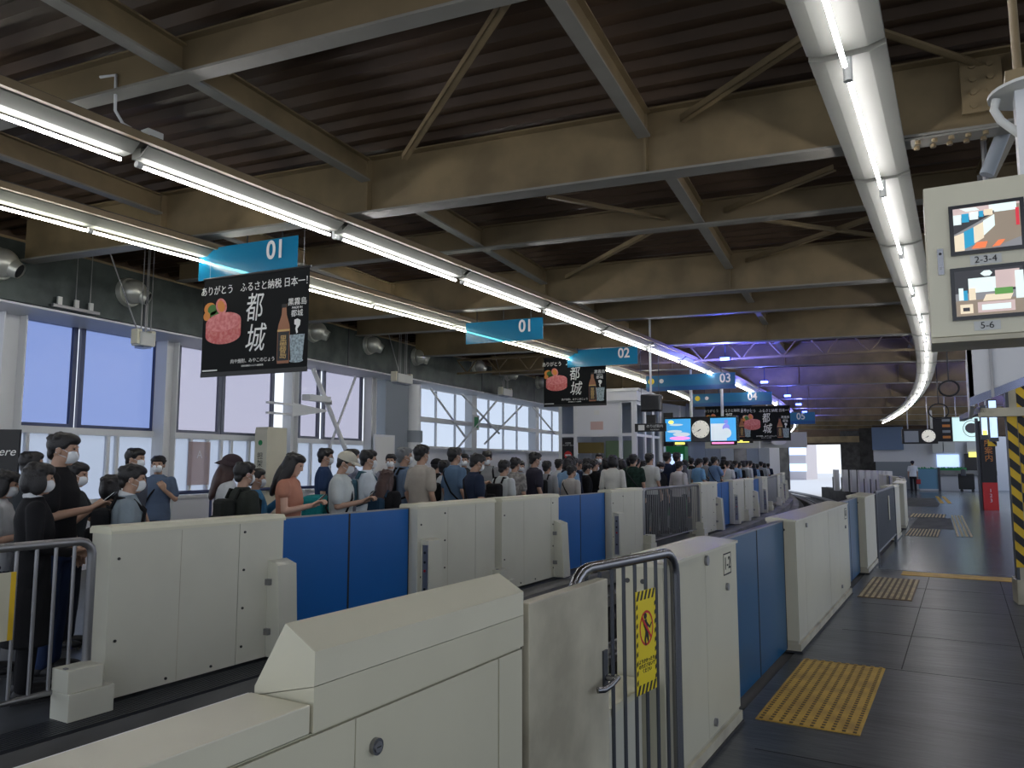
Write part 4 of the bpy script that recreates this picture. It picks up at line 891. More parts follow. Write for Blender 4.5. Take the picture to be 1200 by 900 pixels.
# hanging clock sign and watch poster on the right
p = at(1078, 511, 30); t = thing('clock_sign', 'black hanging box with grey panel and lit round clock over the near platform', 'clock', p, R_(10)); MB().box(-.62, .62, 0, .2, -.30, .28, 'black').build('housing', t); MB().box(-.55, -.05, -.01, 0, -.24, .2, 'wall_grey').build('panel', t); clock(t, .3, -.002, 0, .24, 7, 40)
for x_ in (-.4, .3): MB().tube([(x_, .1, .28), (x_, .1, 1.8)], .02, 'steel_dull').build('pole', t)
p = at(1105, 503, 30); t = thing('flap_sign', 'black hanging board with orange text rows beside the clock', 'sign', p, R_(10)); MB().box(-.33, .33, 0, .15, -.48, .48, 'black').box(-.43, -.35, 0, .1, -.48, .75, 'housing').build('housing', t)
for k in range(4): MB().box(-.02, .25, -.01, 0, -.36+.22*k, -.26+.22*k, 'wall_grey' if k % 2 else 'orange_print').build('text_row', t)
MB().tube([(.1, .08, .48), (.1, .08, 1.8)], .02, 'steel_dull').build('pole', t)
p = at(1135, 503, 30); t = thing('watch_poster', 'lit pale green poster showing a dark wristwatch', 'poster', p, R_(10)); MB().box(-.68, .68, .002, .25, -.5, .5, 'housing').build('frame', t); MB().box(-.62, .68, -.004, .0, -.46, .46, 'poster_light').build('sheet', t)
b = MB(); ell(b, .1, .02, .30, .33, -.005, 'v_grey'); ell(b, .1, .02, .27, .30, -.008, 'poster_light'); ell(b, .1, .04, .22, .20, -.011, 'v_dark'); b.flat([(.3, -.05), (.68, -.15), (.68, .12), (.3, .08)], -.010, 'v_grey'); b.build('watch_print', t)
for k in range(5): pass
MB().tube([(-.4, .1, .5), (-.4, .1, 1.8)], .02, 'steel_dull').tube([(.4, .1, .5), (.4, .1, 1.8)], .02, 'steel_dull').build('pole', t)
# ================================================================== RIGHT SIDE, NEAR
# CCTV cabinet
Yc = 3.3
def cc(px, py): return ony(px, py, Yc)
p = cc(1083, 222); z_t, z_b = cc(1083, 222).z, cc(1090, 397).z; x0 = cc(1086, 300).x
t = thing('monitor_cabinet', 'large beige hanging cabinet with two security monitors at the right edge', 'monitor cabinet', (x0, Yc, z_b), R_(0)); Hc = z_t-z_b; t.rotation_euler = (R_(2), 0, R_(2))
MB().box(0, .62, .012, .35, 0, Hc, 'cream_top', .004).build('housing', t); MB().box(.003, .62, 0, .012, .004, Hc-.004, 'cream_top').build('door', t)
MB().box(0, .62, -.02, .35, -.02, -.002, 'cream_dirty').build('bottom_lip', t)
MB().box(.035, .055, -.006, 0, .24, .34, 'steel').disc((.045, -.006, .265), .006, 'steel_dull', h=.002).disc((.045, -.006, .32), .005, 'black', h=.002).build('handle', t)
def cpos(px, py): q = cc(px, py); return (q.x-x0, q.z-z_b)
def monitor(c0, c1, pic):
    (xa, za), (xb, zb_) = c0, c1; m_ = MB(); fr = .014
    m_.box(xa-fr, xb+fr, -.012, 0, zb_-fr, za+fr, 'black_gloss'); o = m_.build('monitor_bezel', t); b = MB(); w, h = xb-xa, za-zb_
    b.flat([(xa, zb_), (xb, zb_), (xb, za), (xa, za)], -.0125, 'v_grey', .0005)
    for i, (poly, mm) in enumerate(pic): b.flat([(xa+u*w, zb_+v*h) for u, v in poly], -.013-.0006*i, mm, .0005)
    b.build('screen_picture', o)
rect = lambda a, b_, c, d_: [(a, b_), (c, b_), (c, d_), (a, d_)]
pic1 = [(rect(0, .78, 1, 1), 'v_pink'), ([(.5, .8), (.75, .95), (1, .95), (1, .2), (.55, .0), (.35, .0)], 'v_brown'), (rect(.55, .82, .95, 1), 'v_white'), ([(0, .40), (.62, .80), (.62, .86), (0, .62)], 'v_dark'), (rect(0, .62, .12, .85), 'v_white'), (rect(.13, .66, .24, .86), 'v_blue'), (rect(.25, .70, .38, .88), 'v_white'), (rect(.39, .74, .46, .88), 'v_blue'), (rect(.47, .76, .6, .9), 'v_cream'),
        ([(0, .0), (.15, .0), (.15, .42), (0, .36)], 'v_cream'), ([(.15, .04), (.30, .12), (.30, .52), (.15, .44)], 'v_blue'), ([(.30, .14), (.45, .25), (.45, .62), (.30, .52)], 'v_cream'), ([(.45, .30), (.62, .5), (.62, .76), (.45, .64)], 'v_white'), ([(.25, .02), (.46, .02), (.50, .16), (.34, .16)], 'v_orange'), ([(.56, .02), (.68, .03), (.76, .16), (.66, .16)], 'v_orange'), (rect(.93, .45, .98, .85), 'v_red'), ([(.2, .9), (.4, .9), (.35, .97), (.1, .98)], 'v_white')]
pic2 = [(rect(0, .5, 1, 1), 'v_dark'), (rect(.2, .5, .62, .82), 'v_white'), (rect(.6, .55, .95, .95), 'v_pink'), (rect(.0, .0, 1, .34), 'v_brown'), (rect(.05, .35, .12, .62), 'v_white'), (rect(.12, .34, .18, .56), 'v_blue'), (rect(.2, .34, .30, .60), 'v_cream'), ([(.4, .30), (.8, .30), (.85, .44), (.45, .44)], 'v_cream'), (rect(.58, .42, .84, .56), 'v_green'), (rect(.32, .05, .86, .28), 'v_pink'), (rect(.38, .1, .8, .22), 'v_white'), (rect(.06, .05, .25, .25), 'v_cream'), (rect(.1, .1, .2, .18), 'v_dark'), (rect(.88, .3, 1, .9), 'v_white'),
        ([(.38, .90), (.44, .84), (.52, .84), (.56, .90), (.52, .96), (.44, .96)], 'v_white')]
monitor(cpos(1116, 248), (cpos(1194, 240)[0], cpos(1117, 297)[1]), pic1); monitor(cpos(1118, 320), (cpos(1198, 312)[0], cpos(1120, 372)[1]), pic2)
for s_, (px, py), w_ in (('2-3-4', (1155, 304), .050), ('5-6', (1157, 381), .042)):
    x_, z_ = cpos(px, py); n_ = MB().box(x_-w_, x_+w_, -.003, 0, z_-.017, z_+.017, 'housing').build('label_plate', t); text_mesh(s_, .034, 'seam', 'lettering', n_, (x_, -.004, z_))
# white post with disc and conduit above the cabinet
t = thing('ceiling_post', 'white hanging post with round flange and bent conduit above the monitor cabinet', 'post', (x0+.40, Yc+.25, 0))
zc0 = ony(1180, 115, Yc+.25).z
MB().box(-.07, .07, -.06, .06, z_t-.05, zc0, 'col_white').build('post', t); MB().disc((0, 0, zc0), .16, 'housing', axis='z', h=.012, n=28).build('flange_disc', t)
MB().box(-.1, .1, -.1, .1, zc0+.012, zc0+.07, 'girder').build('mount', t); MB().tube([(-.05, 0, zc0+.07), (-.06, 0, 4.6)], .016, 'girder', 8).build('rod', t)
MB().tube([(-.13, -.03, zc0-.01), (-.14, -.03, zc0-.05), (-.12, -.03, zc0-.10), (-.06, -.03, zc0-.17)], .016, 'housing', 8).build('conduit', t)
# haunch and raking strut at the right end of the banner girder
q0 = RF(1.55, 6.39, 0); t = thing('curved_haunch', 'curved steel haunch where the banner girder meets the right columns', 'haunch', (0, 0, 0)); pts = []
b = MB(); prof = [(1.1, 4.05), (1.5, 4.05), (1.75, 4.0), (1.92, 3.88), (2.0, 3.7), (2.02, 3.3)]
for i in range(len(prof)-1):
    (g1, z1), (g2, z2) = prof[i], prof[i+1]; b.hexa([RF(g1, 6.27, z1-.01), RF(g1, 6.51, z1-.01), RF(g1, 6.51, z1+.01), RF(g1, 6.27, z1+.01), RF(g2, 6.27, z2-.01), RF(g2, 6.51, z2-.01), RF(g2, 6.51, z2+.01), RF(g2, 6.27, z2+.01)], 'girder_flange')
b.build('flange', t); b = MB(); b.prism([(0, 0)]*0 or [(1.1, 4.05), (1.5, 4.05), (1.75, 4.0), (1.92, 3.88), (2.0, 3.7), (2.02, 3.3), (2.3, 3.3), (2.3, 4.6), (1.1, 4.6)], 'y', -.01, .01, 'girder'); b.xf(Matrix.Rotation(TH, 4, 'Z') @ Matrix.Translation((0, 6.39, 0))); b.build('web', t)
for i, a in enumerate((6.39,)):
    t = thing('roof_column', 'white roof column on the near platform, %s' % ORD[i], 'column', RF(2.46, a, 0), TH); MB().box(-.14, .14, -.14, .14, 0, 4.6, 'col_white').build('shaft', t); MB().box(-.17, .17, -.17, .17, 0, .3, 'steel_dark').build('base', t)
rod(onA(1156, 205, 6.6), onA(1190, 120, 6.6), .05, 'wall_grey', 'raking_strut', 'grey raking strut rising behind the monitor cabinet', 'strut')
# big tilted white light boxes
p = ony(1132, 398, 6.5); z_b = ony(1135, 476, 6.5).z; t = thing('hanging_sign_box', 'large white sign box with glossy lower edge hanging below the monitor cabinet', 'sign box', (p.x, 6.5, z_b), R_(0))
MB().box(0, .03, 0, 1.9, .0, p.z-z_b, 'wall_white').build('side_panel', t)
MB().hexa([(0, 0, 0), (.40, 0, .16), (.40, .02, .16), (0, .02, 0), (0, 0, p.z-z_b), (.40, 0, p.z-z_b), (.4, .02, p.z-z_b), (0, .02, p.z-z_b)], 'wall_white').build('front_panel', t)
MB().hexa([(0, -.01, -.0), (.40, -.01, .16), (.40, -.005, .16), (0, -.005, 0), (0, -.01, .06), (.40, -.01, .22), (.4, -.005, .22), (0, -.005, .06)], 'mirror_edge').build('glossy_edge', t)
MB().box(.135, .155, -.02, 0, .06, p.z-z_b, 'steel_dull').build('frame_bar', t); MB().tube([(.2, .3, p.z-z_b), (.2, .3, 2.2)], .02, 'steel_dull').tube([(.2, 1.5, p.z-z_b), (.2, 1.5, 2.2)], .02, 'steel_dull').build('hanger', t)
p = at(1160, 490, 12); t = thing('lit_timetable', 'pair of blue lit upright timetable panels behind the striped column', 'light box', p, R_(8))
MB().box(-.13, -.03, 0, .08, -.33, .20, 'steel_dark').box(.0, .12, .1, .18, -.36, .30, 'steel_dark').build('housing', t); MB().box(-.12, -.04, -.004, 0, -.26, .19, 'lightbox').box(.01, .11, .095, .1, -.30, .28, 'lightbox').box(-.11, -.05, -.008, -.004, -.26, -.19, 'screen_yellow').build('lit_panel', t)
MB().tube([(-.05, .05, .2), (-.05, .05, 1.5)], .015, 'steel_dull').build('pole', t)
# hazard striped column
p = onz(1190, 708, 0)+Vector((.16, .0, 0)); t = thing('striped_column', 'white column wrapped in yellow and black hazard stripes at the right', 'column', (p.x, p.y, 0), R_(6))
MB().box(-.10, .25, 0, .28, 0, 4.5, 'cream_dirty').build('shaft', t); MB().box(-.13, -.10, -.02, .12, 0, 2.75, 'steel_dark').build('pipe_cover', t)
b = MB()
def stripes(b, x0, x1, z0, z1, y, pitch=.20, flip=1):
    b.flat([(x0, z0), (x1, z0), (x1, z1), (x0, z1)], y, 'hazard_yellow', .003); w = x1-x0; z = z0
    while z < z1-.02:
        a = [(x0, z+(w if flip > 0 else 0)), (x1, z+(0 if flip > 0 else w)), (x1, min(z1, z+(0 if flip > 0 else w)+pitch*.5)), (x0, min(z1, z+(w if flip > 0 else 0)+pitch*.5))]
        if max(q[1] for q in a) <= z1+.001 and a[0][1] < z1: b.flat(a, y-.004, 'black', .002)
        z += pitch
stripes(b, -.13, -.03, .42, 2.15, -.02, .21); stripes(b, -.02, .09, 1.05, 2.65, -.001, .23); stripes(b, -.02, .09, .35, .85, -.001, .23)
b.build('hazard_tape', t); MB().box(-.14, .26, -.03, .30, 0, .28, 'cream_dirty', .01).build('foot_cover', t)
MB().box(-.4, .3, -.1, .1, 2.15, 2.25, 'cream_dirty').box(-.4, -.34, -.1, 2, 2.2, 2.28, 'steel_dark').build('cross_arm', t)
p = at(1163, 510, 14); t = thing('hazard_plate', 'small black and yellow striped plate hanging by the lit timetable', 'sign', p, R_(8)); b = MB(); stripes(b, -.08, .06, -.2, .15, 0, .12); b.build('plate', t); MB().tube([(0, .02, .15), (0, .02, 2.6)], .012, 'steel_dull').build('rod', t)
# cables at far ceiling
for i, (px, py, y) in enumerate(((1100, 482, 22), (1112, 455, 14))):
    c = at(px, py, y); pts = [c+Vector((.25*math.cos(a)*y/22, 0, .22*math.sin(a)*y/22)) for a in [2*PI*k/20 for k in range(21)]]
    pts.append(Vector((pts[5].x, pts[5].y, 4.68))) if 0 else None; cm_ = MB().tube(pts, .02, 'black', 6, caps=False).tube([pts[5], (pts[5].x, pts[5].y, 4.68)], .015, 'black', 6); tag(cm_.build('cable_loop'), ['black coiled cable loop under the far right ceiling', 'smaller cable loop hanging right of the light line'][i], 'cable')
# distant truss
for i, a in enumerate((18.4,)):
    t = thing('lattice_truss', 'thin lattice truss under the roof where the blue light begins', 'truss', (0, 0, 0)); b = MB()
    for z in (4.02, 4.38): rbox(b, GS, G1, a-.03, a+.03, z, z+.05, 'girder'); 
    b.build('chord', t); g = GS
    while g < G1-.5:
        MB().tube([RF(g, a, 4.40), RF(g+.3, a, 4.04)], .018, 'girder', 6).build('lattice_bar', t); MB().tube([RF(g+.3, a, 4.04), RF(g+.6, a, 4.40)], .018, 'girder', 6).build('lattice_bar', t); g += .9
# right wall, behind everything on the near platform
MB().box(6.5, 6.7, -3, 56, 0, 1.1, 'wall_white').build('wall_right', kind='structure')
# ================================================================== PEOPLE
def remeshed(mb, vox, smooth=4, name='mesh'):
    me = D.meshes.new('t'); me.from_pydata(mb.v, [], mb.f); o = D.objects.new('t', me); COL.objects.link(o)
    r = o.modifiers.new('r', 'REMESH'); r.mode = 'VOXEL'; r.voxel_size = vox; r.use_smooth_shade = True
    if smooth: s = o.modifiers.new('s', 'SMOOTH'); s.factor = .5; s.iterations = smooth
    dg = bpy.context.evaluated_depsgraph_get(); dg.update(); out = D.meshes.new_from_object(o.evaluated_get(dg)); out.name = name
    COL.objects.unlink(o); D.objects.remove(o); D.meshes.remove(me)
    out.materials.clear(); out.materials.append(M['skin']); return out
def ball(b, c, r, mtx=None, n=16, m=10):
    rx, ry, rz = r if isinstance(r, tuple) else (r, r, r); vs = []
    for i in range(m+1):
        ph = PI*i/m
        for j in range(n):
            v = Vector((rx*math.sin(ph)*math.cos(2*PI*j/n), ry*math.sin(ph)*math.sin(2*PI*j/n), rz*math.cos(ph)))+Vector(c); vs.append(mtx @ v if mtx else v)
    b.add(vs, [(i*n+j, (i+1)*n+j, (i+1)*n+(j+1) % n, i*n+(j+1) % n) for i in range(m) for j in range(n)], 'skin', True)
def limb(b, pts, rs, n=12):
    pts = [Vector(p) for p in pts]
    for i in range(len(pts)-1):
        p, q = pts[i], pts[i+1]; d = q-p
        if d.length < 1e-5: continue
        u = d.normalized(); a = u.orthogonal().normalized(); c = u.cross(a); vs = []
        for P, r in ((p, rs[i]), (q, rs[i+1])):
            for j in range(n): vs.append(P+(a*math.cos(2*PI*j/n)+c*math.sin(2*PI*j/n))*r)
        b.add(vs, [(j, (j+1) % n, n+(j+1) % n, n+j) for j in range(n)]+[tuple(range(n))[::-1], tuple(range(n, 2*n))], 'skin')
    for p, r in zip(pts, rs): ball(b, p, r, n=12, m=8)
def loft(b, rings, n=24, e=2.3):       # (z, rx, ry, y offset)
    vs = []
    for (z, rx, ry, yo) in rings:
        for j in range(n):
            t = 2*PI*j/n; c, s = math.cos(t), math.sin(t); vs.append((rx*math.copysign(abs(c)**(2/e), c), yo+ry*math.copysign(abs(s)**(2/e), s), z))
    k = len(rings); b.add(vs, [(i*n+j, i*n+(j+1) % n, (i+1)*n+(j+1) % n, (i+1)*n+j) for i in range(k-1) for j in range(n)]+[tuple(range(n))[::-1], tuple(range((k-1)*n, k*n))], 'skin')
ARM = {'down': ((.215, -.02, 1.12), (.225, .07, .88), (.0, .25, -1)), 'phone': ((.215, .03, 1.12), (.085, .25, 1.17), (-.45, .8, .45)),
       'raise': ((.22, .10, 1.17), (.10, .30, 1.36), (-.25, .45, .85)), 'strap': ((.235, .06, 1.14), (.12, .16, 1.26), (-.4, .3, .8)), 'hold': ((.22, .0, 1.12), (.12, .24, 1.05), (-.7, .7, .0))}
def arm_pts(kind, s):
    e, w, d = ARM[kind]; sh = (.175*s, -.0, 1.385); return Vector(sh), Vector((e[0]*s, e[1], e[2])), Vector((w[0]*s, w[1], w[2])), Vector((d[0]*s, d[1], d[2])).normalized()
def hand(b, W, d, s, up, curl):
    side = d.cross(up).normalized(); n = side.cross(d).normalized()         # n: back of hand
    P = W+d*.045
    for k in (-1.5, -.5, .5, 1.5): limb(b, [W+side*k*.008, W+d*.085+side*k*.021], [.015, .013], 8)
    ln = (.062, .072, .078, .066)
    for i, k in enumerate((-1.5, -.5, .5, 1.5)):
        a = W+d*.088+side*k*.0225; L = ln[i if s > 0 else 3-i]; c1 = (d*math.cos(curl*.6)-n*math.sin(curl*.6)); c2 = (d*math.cos(curl*1.5)-n*math.sin(curl*1.5)); c3 = (d*math.cos(curl*2.2)-n*math.sin(curl*2.2))
        p1 = a+c1*L*.45; p2 = p1+c2*L*.32; p3 = p2+c3*L*.25; limb(b, [a, p1, p2, p3], [.0095, .009, .008, .0072], 8)
    t0 = W+d*.03-side*s*.028; t1 = t0-side*s*.022+d*.03-n*.015; t2 = t1+d*.03-n*.014+side*s*.004; limb(b, [W+d*.02-side*s*.012, t0, t1, t2], [.014, .012, .010, .0085], 8)
def headm(nod, turn): return Matrix.Translation((0, 0, 1.47)) @ Matrix.Rotation(turn, 4, 'Z') @ Matrix.Rotation(-nod, 4, 'X') @ Matrix.Translation((0, 0, -1.47))
_bc = {}
def body_mesh(la, ra, nod, turn):
    k = (la, ra, nod, turn)
    if k in _bc: return _bc[k]
    b = MB(); H = headm(nod, turn)
    ball(b, (0, .0, 1.615), (.073, .092, .095), H, 20, 14); ball(b, (0, .022, 1.555), (.056, .068, .075), H, 16, 12); ball(b, (0, .062, 1.508), (.027, .022, .02), H)
    ball(b, (0, .092, 1.590), (.012, .014, .026), H); ball(b, (0, .101, 1.573), (.015, .014, .010), H); ball(b, (0, .080, 1.535), (.024, .014, .010), H)
    ball(b, (-.03, .078, 1.628), (.024, .014, .008), H); ball(b, (.03, .078, 1.628), (.024, .014, .008), H)
    for s in (-1, 1): ball(b, (s*.076, -.004, 1.588), (.010, .020, .032), H)
    c = H @ Vector((0, -.004, 1.55)); limb(b, [(0, -.012, 1.40), (0, -.008, 1.47), c], [.050, .050, .050])
    loft(b, [(.86, .12, .09, 0), (.95, .145, .10, 0), (1.08, .120, .088, 0), (1.25, .138, .095, 0), (1.34, .140, .080, -.008), (1.385, .10, .055, -.01), (1.45, .045, .045, -.01)])
    for s, kd in ((-1, la), (1, ra)):
        sh, e, w, d = arm_pts(kd, s); limb(b, [sh+Vector((-s*.012, 0, -.012)), e, w], [.040, .035, .025])
        up = Vector((s*.0, -.6, .8)) if kd not in ('raise', 'strap') else Vector((s*.3, .9, .2)) if kd == 'strap' else Vector((s*.6, .6, .2))
        if kd == 'down': up = Vector((s, 0, 0))
        hand(b, w, d, s, up, .25 if kd == 'down' else .75)
        limb(b, [(s*.085, 0, .88), (s*.09, .01, .49), (s*.095, -.01, .08)], [.068, .048, .035]); limb(b, [(s*.095, -.02, .05), (s*.105, .13, .035)], [.033, .028])
    m = remeshed(b, .0065, 2, 'person_body'); _bc[k] = m; return m
_sc = {}
def shirt_mesh(la, ra, sleeve, length, female):
    k = (la, ra, sleeve, length, female)
    if k in _sc: return _sc[k]
    b = MB(); z0 = {'short': .86, 'long': .80, 'coat': .40, 'dress': .45}[length]; w = .92 if female else 1.0
    rings = []
    if length in ('coat', 'dress'): rings += [(z0, .23, .17, 0), (.7, .20, .155, 0)]
    rings += [(max(z0, .84), .178*w, .13, 0), (.95, .176*w, .128, 0), (1.08, .162*w*(.93 if female else 1), .118, 0), (1.20, .178*w, .130, .004 if not female else .012), (1.30, .188*w, .128, .0), (1.375, .182*w, .108, -.008), (1.418, .150*w, .088, -.010), (1.448, .090, .070, -.010), (1.470, .070, .066, -.008)]
    loft(b, rings, 28)
    for s, kd in ((-1, la), (1, ra)):
        sh, e, wr, d = arm_pts(kd, s); sh2 = sh+Vector((-s*.010, 0, -.006))
        if sleeve == 'short':
            m_ = sh.lerp(e, .72); limb(b, [sh2, m_], [.066, .064])
        elif sleeve == 'long': limb(b, [sh2, e, wr.lerp(e, .08)], [.066, .053, .040])
        else: limb(b, [sh2, sh.lerp(e, .32)], [.066, .060])
    m = remeshed(b, .012, 3, 'shirt'); _sc[k] = m; return m
_tc = {}
def trouser_mesh(skirt=False):
    if skirt in _tc: return _tc[skirt]
    b = MB()
    if skirt: loft(b, [(.42, .24, .19, 0), (.7, .20, .16, 0), (.95, .155, .12, 0)])
    else:
        loft(b, [(.80, .16, .12, 0), (.9, .168, .125, 0), (1.0, .155, .115, 0)])
        for s in (-1, 1): limb(b, [(s*.088, 0, .86), (s*.094, .012, .48), (s*.097, -.008, .10)], [.088, .066, .058])
    m = remeshed(b, .016, 3, 'trousers'); _tc[skirt] = m; return m
_hc = {}
def hair_mesh(style, nod, turn):
    k = (style, nod, turn)
    if k in _hc: return _hc[k]
    b = MB(); H = headm(nod, turn)
    cap = style.startswith('cap'); style = style[3:] if cap else style
    if cap: ball(b, (0, -.026, 1.615), (.082, .086, .075), H, 20, 14)
    else: ball(b, (0, -.022, 1.632), (.087, .094, .088), H, 20, 14); ball(b, (0, .012, 1.672), (.080, .092, .052), H, 20, 12); ball(b, (0, .070, 1.678), (.060, .030, .026), H)
    for s in (-1, 1): ball(b, (s*.066, .012, 1.64), (.020, .040, .045), H)
    if style in ('short', 'grey'): ball(b, (0, -.062, 1.565), (.058, .035, .055), H)
    if style == 'bald': pass
    if style == 'bob':
        ball(b, (0, -.045, 1.575), (.094, .075, .105), H)
        for s in (-1, 1): ball(b, (s*.072, .0, 1.565), (.030, .058, .09), H)
        ball(b, (0, .075, 1.655), (.065, .028, .03), H)
    if style in ('long', 'longcap'):
        ball(b, (0, -.050, 1.575), (.094, .070, .12), H); ball(b, (0, -.095, 1.43), (.095, .050, .17), H); ball(b, (0, -.10, 1.32), (.075, .04, .11), H)
        for s in (-1, 1): ball(b, (s*.074, .0, 1.54), (.028, .05, .12), H); ball(b, (s*.072, -.03, 1.44), (.035, .05, .12), H)
    if style == 'tail': ball(b, (0, -.115, 1.58), (.030, .03, .05), H); ball(b, (0, -.13, 1.50), (.022, .022, .09), H)
    for i in range(0 if cap else 26):                                    # uneven tufts
        a = random.uniform(0, 2*PI); e = random.uniform(.15, 1.2); v = Vector((.088*math.cos(a)*math.cos(e), -.012+.098*math.sin(a)*math.cos(e), 1.635+.085*math.sin(e)))
        if v.y > .05 and v.z < 1.67: continue
        ball(b, v, (.020, .024, .014), H, 8, 6)
    m = remeshed(b, .009, 1, 'hair'); _hc[k] = m; return m
_mc = {}
def cached(key, fn):
    if key not in _mc:
        o = fn(); me = o.data; D.objects.remove(o); _mc[key] = me
    return _mc[key]
def grid_patch(H, c, r, az, el, nu=12, nv=8, fn=None):
    b = MB(); vs = []
    for i in range(nv+1):
        e = el[0]+(el[1]-el[0])*i/nv
        for j in range(nu+1):
            a = az[0]+(az[1]-az[0])*j/nu; v = Vector((c[0]+r[0]*math.sin(a)*math.cos(e), c[1]+r[1]*math.cos(a)*math.cos(e), c[2]+r[2]*math.sin(e))); vs.append(H @ v)
    b.add(vs, [(i*(nu+1)+j, i*(nu+1)+j+1, (i+1)*(nu+1)+j+1, (i+1)*(nu+1)+j) for i in range(nv) for j in range(nu)], 'mask', True); return b
def mask_mesh(nod, turn):
    H = headm(nod, turn)
    def fn():
        b = grid_patch(H, (0, .020, 1.556), (.066, .094, .068), (-1.15, 1.15), (-.95, .62))
        for s in (-1, 1):
            b.tube([H @ Vector((s*.060, .052, 1.585)), H @ Vector((s*.079, .0, 1.612)), H @ Vector((s*.083, -.02, 1.60))], .002, 'mask', 6).tube([H @ Vector((s*.056, .050, 1.545)), H @ Vector((s*.077, .0, 1.562)), H @ Vector((s*.083, -.02, 1.575))], .002, 'mask', 6)
        return b.build('face_mask')
    return cached(('mask', nod, turn), fn)
def eye_mesh(nod, turn):
    H = headm(nod, turn)
    def fn():
        b = MB()
        for s in (-1, 1): ball(b, (s*.030, .0835, 1.612), (.013, .006, .006), H, 12, 8)
        b.mats = [M['black']]; return b.build('eye')
    return cached(('eye', nod, turn), fn)
def hat_mesh(kind, nod, turn):
    H = headm(nod, turn)
    def fn():
        b = MB()
        b2 = grid_patch(H, (0, -.004, 1.640), (.100, .114, .096), (-PI, PI), (-.12, PI/2), 28, 10)
        if kind == 'cap':
            vs = []
            for i in range(13):
                a = -1.05+2.1*i/12
                for rr, dz in ((1.0, .004), (1.68, -.022)): vs.append(H @ Vector((.095*math.sin(a)*(1+.12*(rr-1)), -.004+.110*math.cos(a)*rr, 1.645+dz)))
            b2.add(vs, [(2*i, 2*i+1, 2*i+3, 2*i+2) for i in range(12)], 'mask')
            b2.add([v+Vector((0, 0, .006)) for v in vs], [(2*i, 2*i+2, 2*i+3, 2*i+1) for i in range(12)], 'mask')
        else:
            n = 28; vs = []
            for rr, dz in ((1.0, .0), (1.55, -.05)):
                for i in range(n): a = 2*PI*i/n; vs.append(H @ Vector((.097*math.sin(a)*rr, -.004+.112*math.cos(a)*rr, 1.645+dz)))
            b2.add(vs, [(i, (i+1) % n, n+(i+1) % n, n+i) for i in range(n)], 'mask')
        return b2.build('hat')
    return cached(('hat', kind, nod, turn), fn)
def shoes_mesh():
    def fn():
        b = MB()
        for s in (-1, 1): ball(b, (s*.098, -.02, .055), (.047, .06, .05)); ball(b, (s*.103, .07, .045), (.046, .12, .040)); b.box(s*.10-.045, s*.10+.045, -.08, .17, 0, .022, 'rubber')
        b.mats = [M['rubber']]; b.mi = [0]*len(b.mi); return b.build('shoe')
    return cached('shoes', fn)
def collar_mesh():
    def fn():
        b = MB(); n = 20; vs = []
        for r1, r2, z in ((.072, .066, 1.435), (.078, .072, 1.455), (.066, .061, 1.487)):
            for i in range(n): a = 2*PI*i/n; vs.append((r1*math.cos(a), -.01+r2*math.sin(a), z-.02*math.sin(a)))
        b.add(vs, [(i+k*n, (i+1) % n+k*n, n+(i+1) % n+k*n, n+i+k*n) for i in range(n) for k in range(2)], 'mask', True); return b.build('collar')
    return cached('collar', fn)
def part(name, me, mt, parent):
    o = D.objects.new(name, me); COL.objects.link(o); o.parent = parent
    for s in o.material_slots: s.link = 'OBJECT'; s.material = M[mt] if isinstance(mt, str) else mt
    return o
